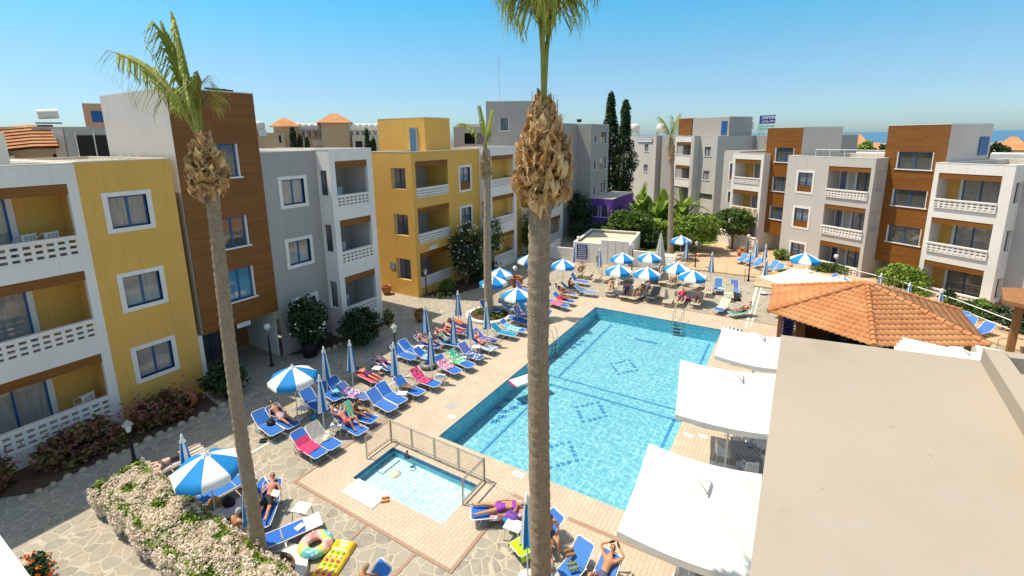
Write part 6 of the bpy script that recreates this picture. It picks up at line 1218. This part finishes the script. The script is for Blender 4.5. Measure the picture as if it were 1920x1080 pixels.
# inflatables
b=MB(); n,m_=36,14; R0,r0=.40,.19; b.add([((R0+r0*math.cos(6.2832*j/m_))*math.cos(6.2832*i/n),(R0+r0*math.cos(6.2832*j/m_))*math.sin(6.2832*i/n),.16+r0*.85*math.sin(6.2832*j/m_)) for i in range(n) for j in range(m_)],[(i*m_+j,i*m_+(j+1)%m_,((i+1)%n)*m_+(j+1)%m_,((i+1)%n)*m_+j) for i in range(n) for j in range(m_)],True)
RING=b.build('swim_ring','ring_rainbow'); RING.location=G(592,1022,.12); RING.location.z=.03; RING.scale=(.78,.78,.78); tag(RING,'rainbow-coloured swim ring lying beside the yellow air mattress','swim ring')
def ring(label,px,py,s,mat):
    o=RING.copy(); o.data=RING.data.copy(); o.data.materials[0]=MATS[mat]; C.objects.link(o); q=G(px,py,.12); o.location=(q.x,q.y,.02); o.scale=(s,s,s); tag(o,label,'swim ring')
ring('black inner tube lying between the loungers of the row',803,684,.72,'rubber'); ring('grey rubber ring before the curled-up woman',1146,552,.68,'rubber'); ring('smaller grey ring leaning by the woman in stripes',1160,549,.6,'alu'); ring('silver-grey ring by the towel-covered beige lounger',1212,556,.58,'rubber')
q0=G(650,1012,.1); q1=G(585,1110,.1); d=q1-q0; t=thing('air_mattress','yellow air mattress with coloured dots on the paving at the bottom','air mattress',(0,0,0)); w=.37; L_=1.85; M_=Matrix.Translation((q0.x,q0.y,0))@Matrix.Rotation(math.atan2(d.y,d.x),4,'Z')@Matrix.Scale(.86,4); t.matrix_world=M_
b=MB(); nx,ny=56,22; vs=[]
for i in range(nx+1):
    for j in range(ny+1):
        x=L_*i/nx; y=-w+2*w*j/ny; e=min(1,min(x,L_-x)/.08,(w-abs(y))/.08); h=.10+.03*abs(math.sin(y/(2*w)*math.pi*4+A90)) if x>.42 else .15
        if .1<x<.32 and abs(y)<.2: h=.07
        vs.append((x,y,.02+h*math.sqrt(max(0,e))))
b.add(vs,[(i*(ny+1)+j,(i+1)*(ny+1)+j,(i+1)*(ny+1)+j+1,i*(ny+1)+j+1) for i in range(nx) for j in range(ny)],True); b.build('body','lilo_yellow',t)
for r_ in range(9):
    b=MB()
    for y in (-.19,0,.19): b.lathe([(.055,0),(.05,.03),(.03,.045),(0,.048)],10,(.52+.15*r_,y,.145))
    b.build('dot_row',('lilo_green','lilo_cream','lilo_pink')[(r_ if r_<3 else r_+0)%3],t)
b=MB(); b.lathe([(.12,0),(.05,.02),(0,.02)],8,(.21,0,.095)); b.build('pillow_motif','lilo_cream',t)
t=thing('air_mattress','blue and white air mattress floating at the left pool edge behind the big trunk','air mattress',(-10.0,17.6,WZ),1.1); b=MB(); [b.box(-.85,.85,-.33+.11*k,-.23+.11*k,-.02,.09) for k in range(6)]; b.build('body','umb_white',t); MB().box(-.9,-.86,-.3,.3,0,.1).build('pillow','lilo_pink',t)
t=thing('mattress_stack','colourful stack of folded air beds at the far right pool corner','air mattress stack',(-2.5,26.6,0),.05); b=MB(); [b.box(-.5,.5,-1.1+.1*k,1.1-.08*k,.02+.11*k,.12+.11*k) for k in range(4)]; b.build('air_bed','sign_blue',t); b=MB(); [b.lathe([(.07,0),(.05,.04),(0,.05)],8,(-.4+.2*i,-.7+.24*j,.45)) for i in range(5) for j in range(7)]; b.build('dots','lilo_cream',t)
# bags, shoes, books, hats
def blob(name,label,px,py,z,s,mat,cat):
    rnd=random.Random(px); b=MB(); b.lathe([(0,0),(s,0),(s*1.15,s*.35),(s*.9,s*.8),(s*.3,s*1.0),(0,s*.98)],10); b.v=[(x+rnd.uniform(-.1,.1)*s,y*.75+rnd.uniform(-.1,.1)*s,z_) for x,y,z_ in b.v]; z*=.82; b.tube([(-s*.5,0,s*.8),(-s*.3,0,s*1.4),(s*.3,0,s*1.4),(s*.5,0,s*.8)],s*.07,5); o=b.build(name,mat); q=G(px,py,z); o.location=(q.x,q.y,z); tag(o,label,cat)
blob('bag','dark bag on the leftmost blue lounger',508,795,.38,.17,'dark','bag'); blob('bag','dark patterned bag on the side table between loungers',632,793,.425,.17,'rubber','bag'); blob('bag','brown bag on the empty beige lounger by the planter',1121,509,.37,.14,'timber','bag'); blob('bag','red and purple bag on the ground by the front beige row',1290,563,.0,.22,'lilo_pink','bag'); blob('bag','red bag on the white towel by the hedge',403,943,.42,.18,'bunting','bag'); blob('bag','dark bag beside the red one near the hedge',430,945,.4,.2,'dark','bag'); blob('bag','purple cloth bag on the white table by the purple bikini',960,972,.42,.18,'purple','bag'); blob('bag','small turquoise box on the white table by the purple bikini',949,977,.42,.09,'umb_blue','box'); blob('bag','dark bag on the ground behind the green striped towel',1381,563,0,.25,'dark','bag')
def sandals(label,px,py,z=0,mat='dark'):
    b=MB()
    for s_ in (-.07,.07): b.lathe([(0,.03),(.045,.03),(.05,.0),(0,0)],8,(0,s_,0)); b.tube([(-.12,s_,.015),(.12,s_,.02)],[.04,.045],6); b.tube([(.05,s_-.04,.02),(.06,s_,.07),(.05,s_+.04,.02)],.01,4)
    o=b.build('sandals',mat); q=G(px,py,z); o.location=(q.x,q.y,z+.02); o.rotation_euler[2]=.8; tag(o,label,'sandals')
sandals('pair of dark sandals on the paving left of the row',494,827); sandals('pair of sandals on a lounger at the bottom edge',1068,1038,.45,'timber'); sandals('sandals under the vivid blue lounger',545,1030,0,'timber'); sandals('pink sandals beside the white board',722,938,0,'bunting'); sandals('dark green sandals on the bottom edge lounger',1074,1064,.4,'cactus')
o=MB().lathe([(0,.1),(.07,.1),(.08,.02),(.17,.0),(0,0)],12).build('hat','cream_fabric'); o.location=G(612,822,.34); tag(o,'cream sun hat on the grey-towelled lounger','hat')
o=MB().box(-.09,.09,-.12,.12,0,.05).build('book','book'); o.location=G(562,990,.33); o.location.z=.33; tag(o,'small white book on the vivid blue lounger','book'); o=MB().box(-.12,.12,-.09,.09,0,.03).build('book','book'); q=G(517,925,.62); o.location=q; o.rotation_euler=(.6,.2,.4); tag(o,'open book held by the reading woman','book')
o=MB().lathe([(0,-.14),(.10,-.1),(.14,0),(.10,.1),(0,.14)],12).build('beach_ball','teal_fabric'); o.location=G(588,783,.13); tag(o,'teal ball on the paving below the open umbrella','ball')
o=ring('pink swim ring on a beige lounger under the left striped umbrella',1164,516,.62,'lilo_pink')
o=MB().lathe([(0,.35),(.03,.34),(.09,.06),(.12,.0),(0,0)],10).build('shower_pipe','black_iron') if 0 else None
t=thing('filler_tap','dark curved filler pipe on the far rim of the paddling pool','tap',(*G(765,858)[:2],0)); MB().tube([(0,0,0),(0,0,.22),(.04,-.05,.32),(.06,-.16,.30),(.06,-.2,.12)],.022,7).build('pipe','black_iron',t); MB().lathe([(0,.03),(.07,.03),(.09,0),(0,0)],10).build('foot','black_iron',t)
# depth mark and pool edge plates
t=thing('depth_marking','small white tile with the blue figures 1.20 in the deck before the big trunk','marking',(*G(972,890)[:2],.004),R(180)); MB().box(-.2,.2,-.12,.12,0,.006).build('tile','white_plastic',t); o=text('1.20',0,0,.17,'umb_blue',t); o.matrix_local=Matrix.Translation((0,0,.009))
for px,py,l_ in ((847,781,'small pale plate in the deck at the near pool corner'),(1291,816,'white plate in the deck on the right of the pool'),(1318,818,'second white plate in the deck, nearer the shade')): o=MB().box(-.16,.16,-.1,.1,0,.006).build('deck_plate','white_plastic'); o.location=G(px,py); tag(o,l_,'plate')
# terrace rails and steps
def rail(label,pts,hs_=(.45,.85),mat='white_paint',ps=1.2,r_=.022,z0=0):
    t=thing('handrail',label,'railing',(0,0,0)); P=[Vector((p[0],p[1],z0)) for p in pts]; b=MB(); c=MB()
    for p,q in zip(P,P[1:]):
        for h in hs_: b.tube([p+Vector((0,0,h)),q+Vector((0,0,h))],r_,6)
        n=max(1,int((q-p).length/ps))
        for k in range(n+1): e=p.lerp(q,k/n); c.tube([e,e+Vector((0,0,hs_[-1]))],r_,6)
    b.build('rail',mat,t); c.build('post',mat,t)
rail('white four-bar railing by the steps beside the closed beige parasol',[G(1250,512),G(1285,496)],(.3,.6,.9,1.2)); rail('long low rail along the terrace front edge',[G(1290,500),G(1330,512),G(1395,527)],(.5,.95),'rail_metal',1.4,.015); rail('short rail at the terrace steps right of the lamp post',[G(1396,527),G(1425,525),G(1436,512)],(.45,.9),'rail_metal',.9,.015)
rail('long white rail sloping past the tile roof to the pergola',[G(1590,528),G(1690,556),G(1790,592),G(1900,638)],(.5,1.0),'white_paint',2.2,.03); rail('curved dark rail by the pergola post',[G(1866,668),G(1890,665),G(1925,672)],(.85,),'rail_metal',1.2,.018,.06)
for k in range(4): 
    p=G(1234+k*0,505-k*1.5); 
t=thing('steps','white concrete steps beside the closed beige parasol','steps',(-9.5,40.4,0),.15); [MB().box(-.9,.9,k*.34,(k+1)*.34+1.0,0,.12+.13*k).build('step','stair_white',t) for k in range(4)]
t=thing('garden_wall','white ramp wall with hollow blocks below the round tree','wall',(*G(1340,455)[:2],0),math.atan2(G(1412,478).y-G(1340,455).y,G(1412,478).x-G(1340,455).x)); l_=(G(1412,478)-G(1340,455)).length
b=MB(); b.wall(0,l_,0,1.5,[(l_*.45+.3*i,l_*.45+.3*i+.2,.5+.28*k,.5+.28*k+.14) for i in range(int(l_*.5/.3)) for k in range(3)],0,.16,back=True); b.box(-.05,l_+.05,-.05,.21,1.5,1.58); b.build('wall','white',t)
q=G(1390,480,.1); t=thing('cactus_pot','terracotta pot with a spiky dry plant at the terrace end','potted plant',(q.x,q.y,.1)); MB().lathe([(0,0),(.3,0),(.42,.55),(.36,.55),(0,.45)],14).build('pot','terracotta_pot',t); rnd=random.Random(3); b=MB()
for _ in range(60): a=rnd.uniform(0,6.28); e=rnd.uniform(.3,1.4); d=Vector((math.cos(a)*math.cos(e),math.sin(a)*math.cos(e),math.sin(e)))*rnd.uniform(.4,.75); s2=Vector((-math.sin(a),math.cos(a),0))*.03; b.add([Vector((0,0,.5))-s2,Vector((0,0,.5))+s2,Vector((0,0,.5))+d],[(0,1,2)])
b.build('leaf','boot',t)
# stacked chairs under the tile roof edge
t0=thing('stacked_chair','dark blue chair in the stack under the left end of the tile roof','chair',(*G(1472,640)[:2],0),.3,'stack of dark blue chairs'); b=MB(); b.box(-.3,.3,-.3,.3,.40,.46); b.tube([(-.3,.28,.45),(-.3,.3,.7),(.3,.3,.7),(.3,.28,.45)],.03,6); b.build('seat','sign_blue',t0); b=MB(); [b.tube([(x,y,.4),(x*1.05,y*1.05,0)],.02,5) for x in (-.25,.25) for y in (-.25,.25)]; b.build('legs','white_paint',t0); sn=snap(t0)
for k in range(1,6): dup(sn,t0.location+Vector((0,0,.17*k)))
# satellite dish, antenna bits on roofs, bunting
t=thing('spotlight','small black spotlight on the timber tower top','spotlight',(-22.3,11.9,13.15),0); MB().tube([(0,-.6,.08),(0,.6,.05)],.04,5).build('arm','dark',t); MB().box(-.12,.12,-.25,.25,.0,.1).build('lamp_head','dark',t)
for px,py,D,l_ in ((868,238,46,'small floodlight on the pale grey roof edge left'),(1086,229,52,'small floodlight on the four-storey grey roof')): q=FAR(px,py,D); t=thing('floodlight',l_,'floodlight',q); MB().box(-.25,.25,-.05,.05,.0,.3).build('lamp_head','dark',t); MB().tube([(0,0,-.8),(0,0,.05)],.04,5).build('arm','alu',t)
b=MB(); d_=B9.t.matrix_basis
for k in range(10):
    x=3.5+k*.3; b.mi=k%2; b.add([(x,-.14,4.0),(x+.3,-.14,4.0),(x+.3,-.14,3.25),(x,-.14,3.25)],[(0,1,2,3)] if k%2 else [(0,1,2),(0,2,3)])
    b.mi=1-k%2; b.add([(x,-.15,4.0),(x+.3,-.15,4.0),(x+.15,-.15,3.25)],[(0,1,2)])
o=b.build('bunting',['bunting','cream_fabric']); o.matrix_world=d_; tag(o,'orange and cream bunting cloth hung on the balcony behind the round tree','cloth')
# chairs on the near balconies
for X_,Y_,z_,l_ in ((-22.9,5.55,7.05,'white plastic chair on the top near balcony'),(-23.1,5.0,7.05,'second white chair on the top near balcony, further left'),(-22.9,5.6,.7,'white lattice chair on the lowest near balcony'),(-22.4,17.6,4.35,'white chair on the middle balcony of the grey wing bay'),(-22.4,17.7,7.5,'white chair on the top balcony of the grey wing bay'),(-22.5,17.6,1.12,'dark-seated chair on the lowest balcony of the grey wing bay')): dup(CH,(X_,Y_,z_),-A90+.3,l_,'balcony chairs')
b=MB(); b.tube([(0,0,0),(0,1.4,0)],.01,4); b.add([(0,.1,0),(0,.8,0),(.05,.8,-.55),(.05,.1,-.5)],[(0,1,2,3)])
o=b.build('towel','towel_stripe'); o.location=(-22.3,17.0,1.78); o.color=(.05,.05,.2,1); tag(o,'navy striped towel hung inside the lowest grey wing balcony','towel')
for sn,_ in PROTO.values():
    for c,g in sn[1]: bpy.data.objects.remove(c)
    bpy.data.objects.remove(sn[0])
for sn in (UO,UC,TB,CH,DT):
    for c,g in sn[1]: bpy.data.objects.remove(c)
    bpy.data.objects.remove(sn[0])
